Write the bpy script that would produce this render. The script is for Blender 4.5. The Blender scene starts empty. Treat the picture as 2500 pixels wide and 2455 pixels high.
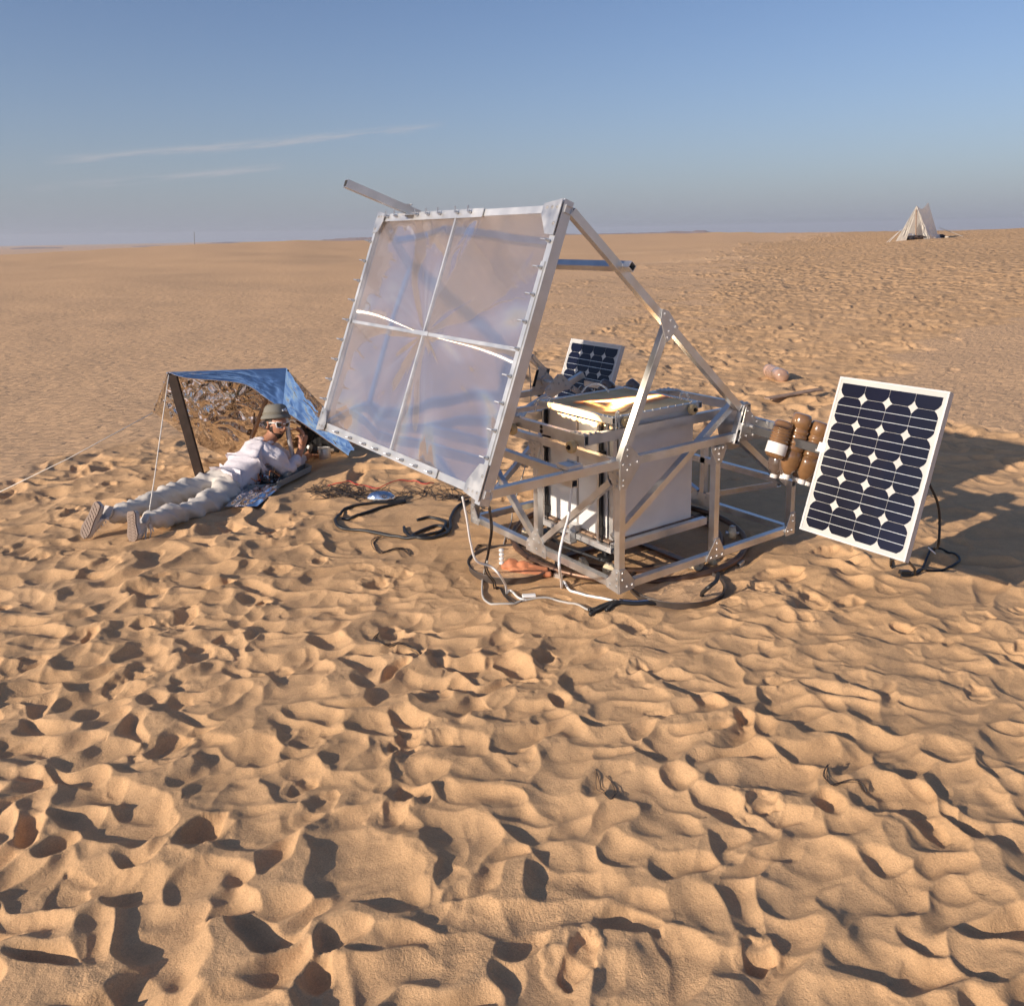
import bpy, bmesh, math, random
import numpy as np
from mathutils import Vector, Matrix

# ------------------------------------------------------------------ camera, sky, sun, exposure
S = 0.87                                  # survey unit -> metres
scene = bpy.context.scene
CAM = np.array([-3.06905, -3.31302, 1.97782]); YAW, PITCH, ROLL = 0.954234, -0.189415, -0.016883
FOC, PPY = 2057.0, 965.75                 # focal length and principal row, for a 2500 px wide frame
Fv = np.array([math.cos(PITCH)*math.cos(YAW), math.cos(PITCH)*math.sin(YAW), math.sin(PITCH)])
R0 = np.array([math.sin(YAW), -math.cos(YAW), 0.0]); U0 = np.cross(R0, Fv)
Rv = math.cos(ROLL)*R0 + math.sin(ROLL)*U0; Uv = -math.sin(ROLL)*R0 + math.cos(ROLL)*U0
cd = bpy.data.cameras.new('camera'); cam = bpy.data.objects.new('camera', cd); scene.collection.objects.link(cam)
m = Matrix.Identity(4)
for i in range(3):
    m[i][0], m[i][1], m[i][2], m[i][3] = Rv[i], Uv[i], -Fv[i], CAM[i]*S
cam.matrix_world = m
cd.sensor_width = 36; cd.sensor_fit = 'HORIZONTAL'; cd.lens = FOC/2500*36
cd.shift_y = -(2455/2-PPY)/2500
cd.clip_start = .05; cd.clip_end = 20000
scene.camera = cam

SUN = np.array([-0.9363, 0.0, 0.3512])    # towards the sun: square on to the lens
w = bpy.data.worlds.new('World'); scene.world = w; w.use_nodes = True
nt = w.node_tree; nt.nodes.clear()
def N(nt, t, **k):
    n = nt.nodes.new(t)
    for a, b in k.items(): setattr(n, a, b)
    return n
out = N(nt, 'ShaderNodeOutputWorld'); bg = N(nt, 'ShaderNodeBackground'); sky = N(nt, 'ShaderNodeTexSky')
sky.sky_type = 'NISHITA'; sky.sun_disc = False
sky.sun_elevation = math.radians(20.6); sky.sun_rotation = math.radians(-90)
sky.altitude = 200; sky.air_density = 1.0; sky.dust_density = 1.4; sky.ozone_density = 1.2
bg.inputs[1].default_value = 0.085
# thin cirrus streaks: bands in azimuth / elevation
tc = N(nt, 'ShaderNodeTexCoord'); sp = N(nt, 'ShaderNodeSeparateXYZ'); nt.links.new(tc.outputs['Generated'], sp.inputs[0])
def M(op, a, b=None, c=None, nt=nt):
    n = N(nt, 'ShaderNodeMath', operation=op)
    for i, v in enumerate((a, b, c)):
        if v is None: continue
        if isinstance(v, (int, float)): n.inputs[i].default_value = v
        else: nt.links.new(v, n.inputs[i])
    return n.outputs[0]
az = M('MULTIPLY', M('ARCTAN2', sp.outputs[1], sp.outputs[0]), 57.2958)
el = M('MULTIPLY', M('ARCSINE', sp.outputs[2]), 57.2958)
cmb = N(nt, 'ShaderNodeCombineXYZ'); nt.links.new(M('MULTIPLY', az, .22), cmb.inputs[0])
nt.links.new(M('MULTIPLY', M('ADD', el, M('MULTIPLY', az, .1)), 2.2), cmb.inputs[1])
cn = N(nt, 'ShaderNodeTexNoise'); nt.links.new(cmb.outputs[0], cn.inputs['Vector']); cn.inputs['Scale'].default_value = 1.1
cn.inputs['Detail'].default_value = 5; cn.inputs['Roughness'].default_value = .6
def streak(az0, el0, az1, el1, wd, amp):
    # el on the line, gaussian across, soft ends
    k = (el1-el0)/(az1-az0)
    line = M('ADD', M('MULTIPLY', M('SUBTRACT', az, az0), k), el0)
    wob = M('MULTIPLY', M('SUBTRACT', cn.outputs[0], .5), .5)
    dd = M('DIVIDE', M('ADD', M('SUBTRACT', el, line), wob), wd)
    g = M('EXPONENT', M('MULTIPLY', M('MULTIPLY', dd, dd), -1.0))
    mid, half = (az0+az1)/2, abs(az1-az0)/2
    e = M('SUBTRACT', 1.0, M('POWER', M('ABSOLUTE', M('DIVIDE', M('SUBTRACT', az, mid), half)), 4.0)); e = M('MAXIMUM', e, 0.0)
    return M('MULTIPLY', M('MULTIPLY', g, e), amp)
cl = M('ADD', streak(83, 4.6, 58.5, 7.05, .22, .75), streak(84, 2.95, 68.5, 4.55, .2, .6))
cn2 = M('MULTIPLY', cl, M('MAXIMUM', M('MULTIPLY', M('SUBTRACT', cn.outputs[0], .36), 3.2), 0.0))
mixc = N(nt, 'ShaderNodeMixRGB'); nt.links.new(M('MINIMUM', M('MULTIPLY', cn2, 1.2), .5), mixc.inputs[0])
gain = N(nt, 'ShaderNodeMixRGB'); gain.blend_type = 'MULTIPLY'; gain.inputs[0].default_value = 1; gain.inputs[2].default_value = (.90, 1.02, 1.30, 1)
nt.links.new(sky.outputs[0], gain.inputs[1]); nt.links.new(gain.outputs[0], mixc.inputs[1]); mixc.inputs[2].default_value = (6.4, 6.0, 6.0, 1)
hz = N(nt, 'ShaderNodeMixRGB'); nt.links.new(M('MULTIPLY', M('EXPONENT', M('MULTIPLY', M('MAXIMUM', el, 0.0), -.15)), .84), hz.inputs[0])
nt.links.new(mixc.outputs[0], hz.inputs[1]); hz.inputs[2].default_value = (3.95, 4.25, 5.15, 1)
nt.links.new(hz.outputs[0], bg.inputs[0]); nt.links.new(bg.outputs[0], out.inputs[0])

sd = bpy.data.lights.new('sun', 'SUN'); sun = bpy.data.objects.new('sun', sd); scene.collection.objects.link(sun)
sd.energy = 5.0; sd.angle = math.radians(.53); sd.color = (1.0, .86, .70)
sun.rotation_euler = Vector(SUN).to_track_quat('Z', 'Y').to_euler()
scene.view_settings.view_transform = 'Standard'; scene.view_settings.look = 'None'
scene.view_settings.exposure = 0.12; scene.view_settings.gamma = 1.0
scene.render.engine = 'CYCLES'
scene.render.resolution_x = 1024; scene.render.resolution_y = 1005
random.seed(7); rng = np.random.default_rng(7)

# ------------------------------------------------------------------ survey helpers (image ray -> real point at a plane)
def rayd(x, y): return Fv + Rv*(x-1250)/FOC + Uv*(PPY-y)/FOC
def gp(x, y, z=-.1): D = rayd(x, y); return CAM + D*(z-CAM[2])/D[2]
def dp(x, y, D): return CAM + rayd(x, y)*D
def yp(x, y, Y): D = rayd(x, y); return CAM + D*(Y-CAM[1])/D[1]
def xp(x, y, X): D = rayd(x, y); return CAM + D*(X-CAM[0])/D[0]

# ------------------------------------------------------------------ noise
def _h(ix, iy, seed):
    n = (ix.astype(np.int64)*374761393 + iy.astype(np.int64)*668265263 + seed*974634777) & 0xffffffff
    n = ((n ^ (n >> 13))*1274126177) & 0xffffffff
    n = ((n ^ (n >> 16))*2246822519) & 0xffffffff
    return ((n ^ (n >> 15)) & 0xffffff)/float(0x1000000)
def perlin(x, y, seed=0):
    x0 = np.floor(x); y0 = np.floor(y); fx = x-x0; fy = y-y0
    u = fx*fx*fx*(fx*(fx*6-15)+10); v = fy*fy*fy*(fy*(fy*6-15)+10); r = []
    for dx in (0, 1):
        for dy in (0, 1):
            a = _h(x0+dx, y0+dy, seed)*6.28318
            r.append(np.cos(a)*(fx-dx)+np.sin(a)*(fy-dy))
    return ((r[0]*(1-v)+r[1]*v)*(1-u) + (r[2]*(1-v)+r[3]*v)*u)*1.5
def fbm(x, y, seed=0, o=4, g=.5):
    s = 0; a = 1; f = 1
    for i in range(o): s = s+a*perlin(x*f, y*f, seed+i*17); a *= g; f *= 2.03
    return s
def sstep(a, b, x): t = np.clip((x-a)/(b-a), 0, 1); return t*t*(3-2*t)
def bowls(x, y, cell, seed, k, el=1.7):
    """overlapping foot bowls with sharp crests: smooth minimum of rotated paraboloids"""
    gx = np.floor(x/cell); gy = np.floor(y/cell); acc = np.zeros_like(x); best = np.full_like(x, 9.)
    for dx in (-1, 0, 1):
        for dy in (-1, 0, 1):
            cx = gx+dx; cy = gy+dy
            px = (cx+.5+(_h(cx, cy, seed)-.5)*.95)*cell; py = (cy+.5+(_h(cx, cy, seed+1)-.5)*.95)*cell
            a = _h(cx, cy, seed+2)*3.14159; e = 1+(el-1)*_h(cx, cy, seed+3)
            sz = .72+.5*_h(cx, cy, seed+4); off = (_h(cx, cy, seed+5)-.5)*.34
            ca = np.cos(a); sa = np.sin(a); rx = (x-px)/cell; ry = (y-py)/cell
            p = (rx*ca+ry*sa)/e; q = (-rx*sa+ry*ca)*np.sqrt(e)
            # one wall steeper than the other
            d = (p*p+q*q+.35*p*np.abs(p))/(sz*sz*.55)+off
            acc += np.exp(-k*np.clip(d, -2, 6))
    return -np.log(acc+1e-9)/k
def pits(x, y, cell, seed, prob, length=.36, width=.15, depth=.05):
    """separate deep foot prints: flat-ish sole with a heel, a steep wall and a pushed-up rim"""
    gx = np.floor(x/cell); gy = np.floor(y/cell); h = np.zeros_like(x); wv = fbm(x/(length*.45), y/(length*.45), seed+50, 2)*.34
    for dx in (-1, 0, 1):
        for dy in (-1, 0, 1):
            cx = gx+dx; cy = gy+dy
            on = _h(cx, cy, seed+9) < prob
            px = (cx+.5+(_h(cx, cy, seed)-.5)*.9)*cell; py = (cy+.5+(_h(cx, cy, seed+1)-.5)*.9)*cell
            a = .5+(_h(cx, cy, seed+2)-.5)*2.4; ca = np.cos(a); sa = np.sin(a); s = .75+.5*_h(cx, cy, seed+3)
            X = (x-px)*ca+(y-py)*sa; Y = -(x-px)*sa+(y-py)*ca
            bend = (_h(cx, cy, seed+6)-.5)*5; Y = Y+bend*X*X
            r = np.sqrt((X/(length*.5*s))**2+(Y/(width*.55*s))**2)*(1+wv)
            dd = depth*(.35+1.1*_h(cx, cy, seed+4))
            tilt = X/(length*.5)*(_h(cx, cy, seed+7)-.3)*.9+Y/width*(_h(cx, cy, seed+8)-.5)
            f = -dd*np.clip(1-np.power(r, 2.6), 0, 1)**.8*np.clip(1+tilt, .15, 1.8) + dd*.22*np.exp(-((r-1.25)/.3)**2)*np.clip(1-tilt, 0, 2)
            h = h+np.where(on, f, 0)
    return h

SL = [(-60, 0), (-3.76, 5.16), (-2.6, 5.36), (-2.16, 5.72), (-1.45, 5.97), (-.67, 6.43), (.36, 7.25), (1.79, 8.23), (4.2, 9.9), (7.86, 12.22), (17., 23.), (27.4, 30.1), (36., 36.), (95., 75.), (200, 900), (-500, 900), (-500, 0)]
SR = [(9.6, 3.9), (12.3, 4.5), (15.17, 5.14), (22, 4.25), (14., -4), (5.5, -1.3), (5.9, .3), (5.9, 1.2), (7.3, 2.7)]
def pdist(x, y, P):
    """signed distance, positive inside"""
    ins = np.zeros(x.shape, bool); d = np.full(x.shape, 1e9); n = len(P)
    for i in range(n):
        x0, y0 = P[i]; x1, y1 = P[(i+1) % n]
        c = ((y0 > y) != (y1 > y))
        with np.errstate(divide='ignore', invalid='ignore'):
            xi = (x1-x0)*(y-y0)/(y1-y0 if y1 != y0 else 1e-9)+x0
        ins ^= (c & (x < xi))
        t = np.clip(((x-x0)*(x1-x0)+(y-y0)*(y1-y0))/((x1-x0)**2+(y1-y0)**2), 0, 1)
        d = np.minimum(d, np.hypot(x-x0-t*(x1-x0), y-y0-t*(y1-y0)))
    return np.where(ins, d, -d)
SIL = np.array([(-180, -.004), (-60, -.004), (0, .0), (18.05, .00006), (23.7, -.00192), (26.8, -.00425), (31.25, -.00338), (33.6, -.00402), (37.26, -.00342), (40.3, -.00125), (42.89, -.0022), (52.03, -.0015), (58.6, -.0033), (64.0, -.00405), (66.5, -.0039), (69.23, -.0020), (70.2, -.0036), (75.45, -.0053), (80.1, -.0084), (85.45, -.01194), (91.15, -.0125), (110, -.015), (181, -.004)])
BLUR = [(k*.45, math.exp(-(k/3.)**2)/sum(math.exp(-(j/3.)**2) for j in range(-6, 7))) for k in range(-6, 7)]
SD = np.array([(-180, 120), (18, 95), (24, 95), (31, 100), (38, 190), (45, 240), (64, 230), (80, 150), (90, 130), (181, 120)])
def masks(x, y):
    r = np.hypot(x-CAM[0], y-CAM[1])
    wob = fbm(x/1.6, y/1.6, 31, 3)*.35*(1+r*.03)
    a = sstep(-.10, .22, (-pdist(x, y, SL)+wob)/(1+r*.04))
    b = sstep(-.1, .25, (-pdist(x, y, SR)+wob*1.3)/(1+r*.03))
    t = a*b
    # beyond the machine: thickly trodden to the right of a line, only scattered prints to its left
    dn_ = sstep(-.12, .16, (pdist(x, y, DEN)+wob*4)/(1+r*.12))
    loose_ = .55*sstep(.02, .38, fbm(x/2.1+.4, y/2.1, 77, 3)*sstep(75, 30, r)+.04)
    f = np.maximum(dn_, loose_); k = sstep(8.3, 11, r)
    return t*(1-k*(1-f)), r
DEN = [tuple(gp(a, b)[:2]) for a, b in ((1150, 1010), (1330, 905), (1520, 805), (1640, 735), (1740, 690), (1790, 640), (1830, 610))]+[(400, 190), (400, -200), (0, -40), (-4, -4), (-4, 4)]
def sunlit_tracks(x, y):
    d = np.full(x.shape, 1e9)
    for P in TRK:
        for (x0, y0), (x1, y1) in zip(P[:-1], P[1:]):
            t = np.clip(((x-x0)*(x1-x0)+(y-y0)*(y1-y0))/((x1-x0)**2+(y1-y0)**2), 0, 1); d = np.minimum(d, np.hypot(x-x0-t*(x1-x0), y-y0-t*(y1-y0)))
    return np.exp(-(d/.75)**2)*(.6+.4*perlin(x/3, y/3, 88))  # mask for painting the sun-facing sides of the tracks paler
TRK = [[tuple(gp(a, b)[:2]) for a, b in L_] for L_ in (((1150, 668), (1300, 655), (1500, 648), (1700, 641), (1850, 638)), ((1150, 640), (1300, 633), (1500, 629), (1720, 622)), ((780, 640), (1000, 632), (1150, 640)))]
def macro(x, y, r):
    az = np.degrees(np.arctan2(y-CAM[1], x-CAM[0]))
    sl = sum(np.interp(az+k, SIL[:, 0], SIL[:, 1])*w_ for k, w_ in BLUR); Ds = sum(np.interp(az+4*k, SD[:, 0], SD[:, 1])*w_ for k, w_ in BLUR)
    zs = CAM[2]+sl*Ds
    t = np.clip((r-9)/(Ds-9), 0, 1)
    h = -.1+(zs+.1)*np.power(t, 1.35)
    h = np.where(r > Ds, np.maximum(zs-(r-Ds)*.035-((r-Ds)*.004)**2, -22), h)
    und = fbm(x/14., y/14., 5, 2)*.22*sstep(14, 45, r)*(1-sstep(.75, .98, r/Ds))
    return h+und
def height(x, y):
    x = np.asarray(x, float); y = np.asarray(y, float)
    mk, r = masks(x, y)
    h = macro(x, y, r)
    h = h+fbm(x/2.6, y/2.6, 3, 2)*.035*sstep(60, 20, r)
    # feet mostly dragged along one way, so the bowls run long across the view
    ca, sa = math.cos(-.35), math.sin(-.35); X = (x*ca+y*sa)*.80; Y = (-x*sa+y*ca)*1.12
    wx = X+fbm(x/.5, y/.5, 11, 2)*.15; wy = Y+fbm(x/.5+9, y/.5, 12, 2)*.15
    nr = sstep(5.6, 3.6, r)                                  # busier, smaller prints in the foreground
    b1 = bowls(wx, wy, .255, 101, 32)*(1-nr)
    if nr.max() > 0:
        w2x = X+fbm(x/.30, y/.30, 13, 2)*.085; w2y = Y+fbm(x/.30+9, y/.30, 14, 2)*.085
        b1 = b1+bowls(w2x, w2y, .160, 111, 30)*nr
    wx2 = x+fbm(x/.2, y/.2, 21, 2)*.045; wy2 = y+fbm(x/.2+5, y/.2, 22, 2)*.045
    b2 = bowls(wx2, wy2, .13, 201, 12)
    var = .55+.75*sstep(-.5, .6, perlin(x/1.7, y/1.7, 41))
    amp = 1-.15*sstep(6, 14, r)
    tr = (np.clip(b1, -.5, 1.3)-.30)*(.082-.022*nr)*var + (np.clip(b2, -.5, 1.6)-.4)*.012*(.4+.9*sstep(-.3, .5, perlin(x/.8, y/.8, 43)))
    tr = tr + pits(x, y, .50, 301, .34, .30, .16, .036)*(1-nr) + (pits(x, y, .36, 311, .22, .21, .11, .022)*nr if nr.max() > 0 else 0)
    tr = tr + pits(x, y, .30, 401, .34, .15, .10, .020)
    tr = tr + fbm(x/.11, y/.11, 51, 2)*.0025 + np.abs(perlin(x/.05, y/.05, 53))*.0022*sstep(.2, .7, b1)
    near = sstep(60, 25, r)
    h = h+tr*amp*mk*near
    # lone prints on the smooth sand
    h = h+pits(x, y, .9, 501, .10*sstep(-1.2, -.2, -pdist(x, y, SL)/(1+r*.1))*sstep(5, 12, r), .36, .18, .035)*(1-mk)*near
    # quieter, scooped floor under the machine, and a shelf for the man
    c = np.exp(-(((x-.8)/1.05)**2+((y-.75)/1.0)**2)**3)
    h = h*(1-c*.62)+c*.62*(-.125)
    for (px, py, rr) in PADS:
        g = np.exp(-(((x-px)**2+(y-py)**2)/rr**2)**2)
        h = h*(1-g)+g*(-.128)
    for (px, py, rr, lv, k) in QUIET:
        g = k*np.exp(-(((x-px)**2+(y-py)**2)/rr**2)**2); h = h*(1-g)+g*lv
    g = np.exp(-((((x+1.2)*.89+(y-3.45)*.456)/1.25)**2+((-(x+1.2)*.456+(y-3.45)*.89)/.33)**2)**2)
    h = h*(1-.8*g)+.8*g*(-.115)
    g = np.exp(-(((x+.62)/.34)**2+((y-3.45)/.30)**2)**2); h = h*(1-.8*g)+.8*g*(-.12)
    return h
QUIET = [(-.05, 1.75, .75, -.11, .72), (-.35, 2.55, .65, -.11, .6), (.15, 2.6, .6, -.11, .5), (.1, .25, .55, -.115, .45), (-.45, .55, .45, -.115, .5), (1.45, -.95, .4, -.11, .4), (3.1, .0, 1.5, -.10, .62), (1.9, .9, .8, -.11, .5)]
PADS = [(-.13, .86, .30), (.44, -.02, .30)]
def H(x, y): return float(height(np.array([x]), np.array([y]))[0])

# ------------------------------------------------------------------ materials
def mat(name, base, rough=.6, metal=0., bump=None, var=None, spec=.5, coat=0, **kw):
    m = bpy.data.materials.new(name); m.use_nodes = True; t = m.node_tree; b = t.nodes['Principled BSDF']
    b.inputs['Base Color'].default_value = (*base, 1); b.inputs['Roughness'].default_value = rough; b.inputs['Metallic'].default_value = metal
    b.inputs['Specular IOR Level'].default_value = spec; b.inputs['Coat Weight'].default_value = coat
    for k, v in kw.items(): b.inputs[k.replace('_', ' ')].default_value = v
    co = N(t, 'ShaderNodeTexCoord')
    if var:   # (scale, amount, roughness amount)
        n = N(t, 'ShaderNodeTexNoise'); n.inputs['Scale'].default_value = var[0]; n.inputs['Detail'].default_value = 4
        t.links.new(co.outputs['Object'], n.inputs['Vector'])
        mx = N(t, 'ShaderNodeMixRGB'); mx.blend_type = 'MULTIPLY'; mx.inputs[0].default_value = 1
        mx.inputs[1].default_value = (*base, 1)
        r = N(t, 'ShaderNodeMapRange'); r.inputs[1].default_value = .3; r.inputs[2].default_value = .7; r.inputs[3].default_value = 1-var[1]; r.inputs[4].default_value = 1+var[1]
        t.links.new(n.outputs[0], r.inputs[0]); t.links.new(r.outputs[0], mx.inputs[2]); t.links.new(mx.outputs[0], b.inputs['Base Color'])
        if len(var) > 2:
            r2 = N(t, 'ShaderNodeMapRange'); r2.inputs[1].default_value = .3; r2.inputs[2].default_value = .7; r2.inputs[3].default_value = rough-var[2]; r2.inputs[4].default_value = rough+var[2]
            t.links.new(n.outputs[0], r2.inputs[0]); t.links.new(r2.outputs[0], b.inputs['Roughness'])
    if bump:  # (scale, strength, distance)
        n = N(t, 'ShaderNodeTexNoise'); n.inputs['Scale'].default_value = bump[0]; n.inputs['Detail'].default_value = 3
        t.links.new(co.outputs['Object'], n.inputs['Vector'])
        bp = N(t, 'ShaderNodeBump'); bp.inputs['Strength'].default_value = bump[1]; bp.inputs['Distance'].default_value = bump[2]
        t.links.new(n.outputs[0], bp.inputs['Height']); t.links.new(bp.outputs[0], b.inputs['Normal'])
    return m
ALU = mat('aluminium', (.70, .69, .68), .38, .93, bump=(160, .10, .001), var=(9, .13, .10))
ALUW = mat('bright_aluminium', (.66, .66, .66), .42, .72, var=(8, .11, .08))
PLATE = mat('aluminium_plate', (.60, .59, .58), .44, .9, var=(12, .13, .1))
STEEL = mat('zinc_bolt', (.55, .56, .58), .42, 1.)
DARK = mat('hollow_shade', (.02, .02, .02), .8)
RUST = mat('brown_steel_tube', (.16, .095, .065), .42, .7, var=(12, .35, .1))
BLACKR = mat('black_rubber', (.018, .018, .02), .45, bump=(60, .2, .002))
CREAM = mat('cream_urethane', (.62, .46, .24), .4, var=(40, .12))
CREAM2 = mat('pale_urethane', (.70, .60, .42), .45, var=(40, .15))
WHITEP = mat('white_board', (.72, .71, .70), .6, bump=(30, .15, .002), var=(5, .07))
WHITEC = mat('white_cable', (.72, .71, .70), .5)
GREYC = mat('grey_cable', (.45, .43, .40), .5)
REDC = mat('red_wire', (.55, .05, .03), .5)
BLACKW = mat('black_wire', (.045, .033, .028), .55)
SCREW = mat('black_oxide_screw', (.05, .045, .045), .35, .8)
FRAMEW = mat('panel_frame', (.56, .555, .55), .35, .0, spec=.6)
BACKS = mat('panel_backsheet', (.50, .49, .465), .35, coat=.2, var=(4, .05))
CELL = mat('silicon_cell', (.005, .006, .018), .28, spec=.22, coat=.22, var=(1.6, .45))
BUS = mat('cell_busbar', (.72, .74, .74), .3, .6)
ROPE = mat('white_cord', (.75, .70, .62), .8)
WOODD = mat('dark_wood', (.030, .018, .014), .7, bump=(40, .4, .003), var=(14, .3))
WOODP = mat('weathered_wood', (.30, .20, .14), .8, bump=(40, .4, .003), var=(14, .3))
TAPE = mat('white_tape', (.78, .78, .78), .4, bump=(80, .3, .002))
GREYP = mat('grey_plastic', (.22, .23, .23), .45, bump=(90, .15, .001), var=(8, .08))
def canvas(name, col):
    m = mat(name, col, .85, var=(1.2, .06)); t = m.node_tree; b = t.nodes['Principled BSDF']; o = [n for n in t.nodes if n.type == 'OUTPUT_MATERIAL'][0]
    tl = N(t, 'ShaderNodeBsdfTranslucent'); tl.inputs[0].default_value = (*col, 1); mx = N(t, 'ShaderNodeMixShader'); mx.inputs[0].default_value = .42
    t.links.new(b.outputs[0], mx.inputs[1]); t.links.new(tl.outputs[0], mx.inputs[2]); t.links.new(mx.outputs[0], o.inputs[0]); return m
CANVAS = canvas('tent_canvas', (.92, .86, .75)); CANVASG = canvas('tent_canvas_roof', (.93, .90, .86))
CLAY = mat('terracotta_glove', (.50, .19, .09), .7, bump=(30, .6, .006), var=(9, .2))
PAN = mat('pan_steel', (.12, .10, .09), .5, .6, var=(14, .2))

# ------------------------------------------------------------------ mesh builder (coordinates in survey units, world)
class MB:
    def __init__(s): s.v = []; s.f = []
    def add(s, vs, fs):
        o = len(s.v); s.v += [tuple(map(float, v)) for v in vs]; s.f += [tuple(i+o for i in f) for f in fs]; return s
    def tube(s, p, q, w=.042, h=None, up=(0, 0, 1), wall=.004, hollow=True):
        """rectangular tube from p to q; w across, h along up; real hollow ends"""
        h = h or w; p = np.array(p, float); q = np.array(q, float); d = q-p; d /= np.linalg.norm(d)
        up = np.array(up, float); sx = np.cross(d, up)
        if np.linalg.norm(sx) < 1e-3: sx = np.cross(d, (1, 0, 0))
        sx /= np.linalg.norm(sx); sz = np.cross(sx, d)
        def ring(c, a, b): return [c+sx*i*a/2+sz*j*b/2 for i, j in ((-1, -1), (1, -1), (1, 1), (-1, 1))]
        if hollow:
            dep = min(.09, .45*np.linalg.norm(q-p))
            vs = ring(p, w, h)+ring(q, w, h)+ring(p, w-2*wall, h-2*wall)+ring(q, w-2*wall, h-2*wall)+ring(p+d*dep, w-2*wall, h-2*wall)+ring(q-d*dep, w-2*wall, h-2*wall)
            fs = []
            for i in range(4):
                j = (i+1) % 4
                fs += [(i, j, 4+j, 4+i), (j, i, 8+i, 8+j), (4+i, 4+j, 12+j, 12+i), (8+j, 8+i, 16+i, 16+j), (12+i, 12+j, 20+j, 20+i)]
            fs += [(19, 18, 17, 16), (20, 21, 22, 23)]
            return s.add(vs, fs)
        vs = ring(p, w, h)+ring(q, w, h)
        return s.add(vs, [(i, (i+1) % 4, 4+(i+1) % 4, 4+i) for i in range(4)]+[(3, 2, 1, 0), (4, 5, 6, 7)])
    def box(s, c, dx, dy, dz):
        x, y, z = c
        return s.tube((x-dx/2, y, z), (x+dx/2, y, z), dy, dz, hollow=False)
    def cyl(s, p, q, r, n=16, r2=None, cap=True):
        p = np.array(p, float); q = np.array(q, float); d = q-p; d /= np.linalg.norm(d)
        a = np.cross(d, (0, 0, 1)); a = a if np.linalg.norm(a) > 1e-3 else np.cross(d, (1, 0, 0)); a /= np.linalg.norm(a); b = np.cross(d, a)
        r2 = r if r2 is None else r2
        vs = [c+(a*math.cos(t)+b*math.sin(t))*R_ for c, R_ in ((p, r), (q, r2)) for t in np.linspace(0, 2*math.pi, n, endpoint=False)]
        fs = [(i, (i+1) % n, n+(i+1) % n, n+i) for i in range(n)]
        if cap: fs += [tuple(range(n))[::-1], tuple(range(n, 2*n))]
        return s.add(vs, fs)
    def lathe(s, p, d, prof, n=20):
        p = np.array(p, float); d = np.array(d, float); d /= np.linalg.norm(d)
        a = np.cross(d, (0, 0, 1)); a = a if np.linalg.norm(a) > 1e-3 else np.cross(d, (1, 0, 0)); a /= np.linalg.norm(a); b = np.cross(d, a)
        vs = [p+d*h+(a*math.cos(t)+b*math.sin(t))*r for h, r in prof for t in np.linspace(0, 2*math.pi, n, endpoint=False)]
        fs = [(k*n+i, k*n+(i+1) % n, (k+1)*n+(i+1) % n, (k+1)*n+i) for k in range(len(prof)-1) for i in range(n)]
        return s.add(vs, fs+[tuple(range(n))[::-1], tuple(range((len(prof)-1)*n, len(prof)*n))])
    def prism(s, pts, nrm, th):
        nrm = np.array(nrm, float); nrm /= np.linalg.norm(nrm); n = len(pts); P = [np.array(p, float) for p in pts]
        vs = [p+nrm*th/2 for p in P]+[p-nrm*th/2 for p in P]
        return s.add(vs, [tuple(range(n)), tuple(range(n, 2*n))[::-1]]+[(i, n+i, n+(i+1) % n, (i+1) % n) for i in range(n)])
    def bolt(s, p, nrm, r=.009, h=.008):
        p = np.array(p, float); nrm = np.array(nrm, float); nrm /= np.linalg.norm(nrm)
        h = min(h, .010); s.cyl(p, p+nrm*.0015, r*1.3, 10); return s.cyl(p+nrm*.0015, p+nrm*(h*.55+.001), r*.95, 6, r*.85)
    def path(s, pts, r, n=6, closed=False):
        P = [np.array(p, float) for p in pts]; m = len(P); rs = r if hasattr(r, '__len__') else [r]*m
        vs = []; a = None
        for i in range(m):
            d = P[(i+1) % m]-P[i-1] if closed else P[min(i+1, m-1)]-P[max(i-1, 0)]
            d = d/(np.linalg.norm(d)+1e-12)
            if a is None: a = np.cross(d, (0, 0, 1)); a = a if np.linalg.norm(a) > 1e-3 else np.cross(d, (1, 0, 0))
            a = a-d*(a@d); a /= np.linalg.norm(a)+1e-12; b = np.cross(d, a)
            vs += [P[i]+(a*math.cos(t)+b*math.sin(t))*rs[i] for t in np.linspace(0, 2*math.pi, n, endpoint=False)]
        k = m if closed else m-1
        fs = [(i*n+j, i*n+(j+1) % n, ((i+1) % m)*n+(j+1) % n, ((i+1) % m)*n+j) for i in range(k) for j in range(n)]
        if not closed: fs += [tuple(range(n))[::-1], tuple(range((m-1)*n, m*n))]
        return s.add(vs, fs)
    def grid(s, G):
        G = np.asarray(G, float); a, b = G.shape[:2]
        return s.add(G.reshape(-1, 3), [(i*b+j, (i+1)*b+j, (i+1)*b+j+1, i*b+j+1) for i in range(a-1) for j in range(b-1)])
def root_of(o):
    while o.parent: o = o.parent
    return o
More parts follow.
